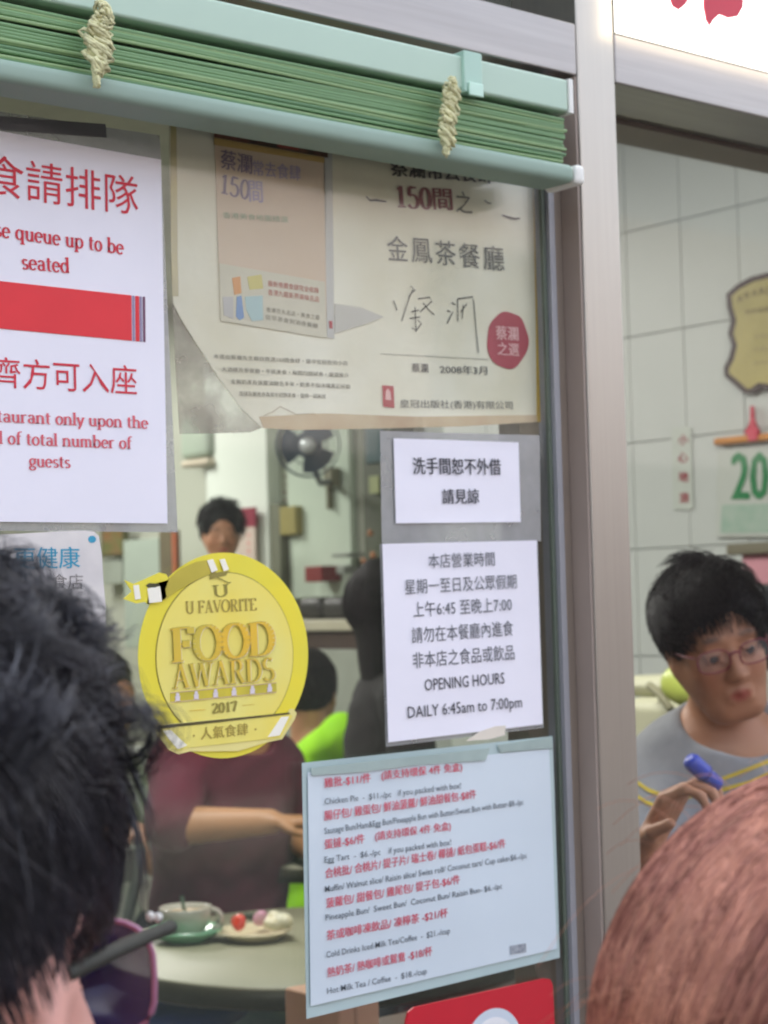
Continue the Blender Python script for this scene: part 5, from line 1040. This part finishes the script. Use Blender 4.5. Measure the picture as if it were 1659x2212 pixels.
# ---------- foreground man, lower left: seen from behind with an ear and the temple of his glasses
fM = unit(np.array([fw[0], fw[1], 0])*math.cos(math.radians(13))+ex*math.sin(math.radians(13))+ez*.03); MhM = head_frame(fM)
earM = PZ(142, 2295, .55); hcM = earM-MhM@np.array([.079, -.012, -.004])
angM = 180-13
J, f = std(hcM, 0.0, angM)
def man_extra(root, hc, Mh, s, a, fwd, sx):
    W = lambda p: hc+Mh@(np.array(p)*s)
    hr = [o for o in root.children if o.name.startswith('hair')][0]
    cc = W((0, -.024, .066)); R = np.array([.092, .104, .093])
    mask = lambda d: (d[:, 2] > -.72) & ~((d[:, 1] > .55) & (d[:, 2] < .45)) & ~((np.abs(d[:, 0]) > .8) & (np.abs(d[:, 1]-.12) < .22) & (d[:, 2] < -.3))
    top = lambda d: np.clip((d[:, 2]-.1)/.5, 0, 1)
    Lf = lambda d, rg: .02+.03*top(d)+rg.uniform(0, .01, len(d))
    def clear(P):
        q = (P-W((.079, -.006, -.012)))@Mh; return P[(np.linalg.norm(q/np.array([.042, .034, .046]), axis=2).min(1) > 1)]
    P = clear(strands_on(cc, Mh, R, 15000, (.25, -.55, .8), Lf, mask, 11, 7, lift=.05, noise=.12, clump=110, coherent=True))
    tube_mesh('hair_strands', P, .00028, hair_fg, hr)
    P = clear(strands_on(cc, Mh, R*1.0, 2600, (.25, -.55, .8), lambda d, rg: .035+rg.uniform(0, .02, len(d)), lambda d: (d[:, 2] > .2), 12, 9, lift=.16, noise=.5, clump=26))
    tube_mesh('curly_locks', P, .00034, hair_fg, hr)
    rg = np.random.default_rng(31); LK = []
    for k in range(54):
        d = unit([rg.uniform(-.6, .8), rg.uniform(-.9, .4), rg.uniform(.15, 1)]); root_ = d*R; t = unit(np.cross(d, rg.normal(size=3))); t = unit(t-unit((.25, -.55, .8))*.8+d*.15); b = np.cross(t, d)
        Lk = rg.uniform(.03, .05); rc = rg.uniform(.003, .0065); tw = rg.uniform(1.1, 2.0)*rg.choice([-1, 1]); ph = rg.uniform(0, 6.28)
        for q in range(90):
            o_ = rg.normal(size=3)*.0032; u = np.linspace(0, 1, 14)[:, None]; cr_ = rc*(.3+u); jit = rg.normal(size=3)*.0024
            LK.append(root_+o_+(t*u*Lk)+d*(.004+.012*np.sin(u*2.6))+(b*np.sin(tw*6.28*u+ph)+d*np.cos(tw*6.28*u+ph))*cr_-d*u*u*.004+jit*u)
    LK = clear(cc+np.array(LK)@Mh.T); tube_mesh('curly_locks', LK, .0002, hair_fg, hr)
    gm = M('dark_green_acetate', (22, 24, 20), .6, rgb2=(40, 42, 34), scale=60)
    g = tube_mesh('glasses', [[W((.079, -.012, .022)), W((.0785, .03, .02)), W((.0765, .07, .017)), W((.074, .097, .014))]], .0028, gm, root, sides=8, taper=False)
    rim = M('pink_rim', (176, 120, 150), .25, coat=.4)
    for q in (-1, 1):
        n = 30; P = [W((q*.036+.029*math.copysign(abs(math.cos(t))**.6, math.cos(t)), .103, -.006+.0215*math.copysign(abs(math.sin(t))**.6, math.sin(t)))) for t in np.linspace(0, 2*math.pi, n)]; tube_mesh('rim', [P], .0012, rim, g, sides=6, taper=False)
        mesh('lens', P[:-1], [tuple(range(n-1))], film('violet_lens', (30, 22, 82), .96, rough=.08, gloss=.08), g)
    lathe('hinge', [(0, 0), (.0014, .001), (.0016, .003), (0, .004)], W((.0705, .094, .016)), plastic_w, g, 12, Mh[:, 2]); lathe('hinge', [(0, 0), (.0014, .001), (.0016, .003), (0, .004)], W((.0705, .086, .018)), plastic_w, g, 12, Mh[:, 2])
hair_fg = M('grey_black_hair', (50, 50, 58), .38, var=.5, scale=90, spec=1.0)
person('nearest person at lower left with tousled black hair and dark glasses, from behind', J, hcM, fM, 1.0, 0, skin_p, navy, jeans, hair_fg, .0045, hair_r=(.083, .1, .09), hair_dz=.024, hair_n=300, hair_len=.03, extras=man_extra)
# ---------- foreground woman, lower right: long reddish brown hair
fW2 = unit(np.array([fw[0], fw[1], 0])); MhW = head_frame(fW2); hcF = PZ(1880, 2440, .64)
J, f = std(hcF, 0.0, 180)
red_hair = M('auburn_hair', (184, 120, 102), .3, metal=.45, rgb2=(160, 98, 80), scale=40, spec=1.0)
red_hair2 = M('copper_strand', (214, 150, 122), .3, metal=.45, var=.2, scale=40, spec=1.0)
def fw_extra(root, hc, Mh, s, a, fwd, sx):
    hr = [o for o in root.children if o.name.startswith('hair')][0]; cc = hc+Mh@np.array([0, -.022, .03]); rg = np.random.default_rng(5)
    R = np.array([.099, .116, .1]); wh = unit((.5, .12, .9)); n = 34000; S = 20
    d = rg.normal(size=(n*2, 3)); d /= np.linalg.norm(d, axis=1, keepdims=True); near = np.sum(d*wh, 1) > .62; d = np.concatenate([rg.permutation(np.repeat(d[near], 6, 0))[:int(n*.88)]+rg.normal(size=(int(n*.88), 3))*.05, d[(d[:, 2] > -.1) & (d[:, 1] < .5)][:int(n*.06)]]); d /= np.linalg.norm(d, axis=1, keepdims=True); n = len(d)
    cur = d.copy(); out = np.zeros((n, S, 3)); pos = d*R; out[:, 0] = pos; L = rg.uniform(.3, .42, n); lk2 = rg.normal(size=(260, 3)); lk2 /= np.linalg.norm(lk2, axis=1, keepdims=True); lock = rg.normal(size=(70, 3)); lock /= np.linalg.norm(lock, axis=1, keepdims=True); li = (d@lock.T).argmax(1); ln = rg.normal(size=(70, 3))[li]*.012+rg.normal(size=(n, 3))*.012; lf = 1+.012*rg.random(70)[li]+.012*rg.random(n)
    out[:, 0] *= lf[:, None]
    for j in range(1, S):
        st = (L/(S-1))[:, None]; p = out[:, j-1]/lf[:, None]; q = p/R; q /= np.linalg.norm(q, axis=1, keepdims=True); nn = q/R; nn /= np.linalg.norm(nn, axis=1, keepdims=True)
        t = q*np.sum(wh*q, 1, keepdims=True)-wh+ln; t -= nn*np.sum(t*nn, 1, keepdims=True); t /= np.linalg.norm(t, axis=1, keepdims=True)+1e-6
        low = np.clip((.02-p[:, 2:3])/.05, 0, 1); t = t*(1-low)+np.array([0, 0, -1.0])*low+ln*low*.8
        p2 = p+t*st; e = np.sqrt(np.sum((p2/R)**2, 1, keepdims=True)); on = (low < .5)[:, 0]; p2[on] = p2[on]/e[on]; out[:, j] = p2*lf[:, None]
    W = cc+out@Mh.T; tone = (np.interp(np.arctan2(d@unit(np.cross(wh, (0, 1, 0))), d@unit(np.cross(wh, np.cross(wh, (0, 1, 0))))), np.linspace(-math.pi, math.pi, 230), rg.random(230))*.6+rg.random(n)*.4)
    tube_mesh('hair_strands', W[(tone >= .36) & (tone < .62)], .00018, red_hair, hr); tube_mesh('copper_strands', W[tone >= .62], .00018, red_hair2, hr)
    tube_mesh('dark_strands', W[tone < .36], .00018, M('deep_brown_strand', (98, 48, 36), .34, metal=.4, var=.2, scale=40, spec=.8), hr)
    m = 130; d = rg.normal(size=(m*3, 3)); d /= np.linalg.norm(d, axis=1, keepdims=True); d = d[(d[:, 2] > -.3) & (d[:, 0] < .3) & (d[:, 1] < .4)][:m]; m = len(d); P = np.zeros((m, 9, 3))
    dirn = np.cross(d, wh)*rg.choice([-1, 1], (m, 1))*.6+d*.55+rg.normal(size=(m, 3))*.25-wh*.2; dirn /= np.linalg.norm(dirn, axis=1, keepdims=True); Lf_ = rg.uniform(.02, .065, m)
    for j in range(9): t = j/8; P[:, j] = d*R*.99+dirn*(Lf_*t)[:, None]+np.array([0, 0, -1])*(Lf_*t*t*.55)[:, None]
    tube_mesh('flyaway_strands', cc+P@Mh.T, .00011, red_hair2, hr, taper=False)
person('woman in the lower right foreground with long reddish brown hair, seen from behind', J, hcF, fW2, 1.0, 0, skin_p, M('plum_cloth', (96, 70, 84), .9), jeans, red_hair, .0055, hair_r=(.09, .108, .09), hair_n=100, hair_len=.03, hair_back=.17, extras=fw_extra)
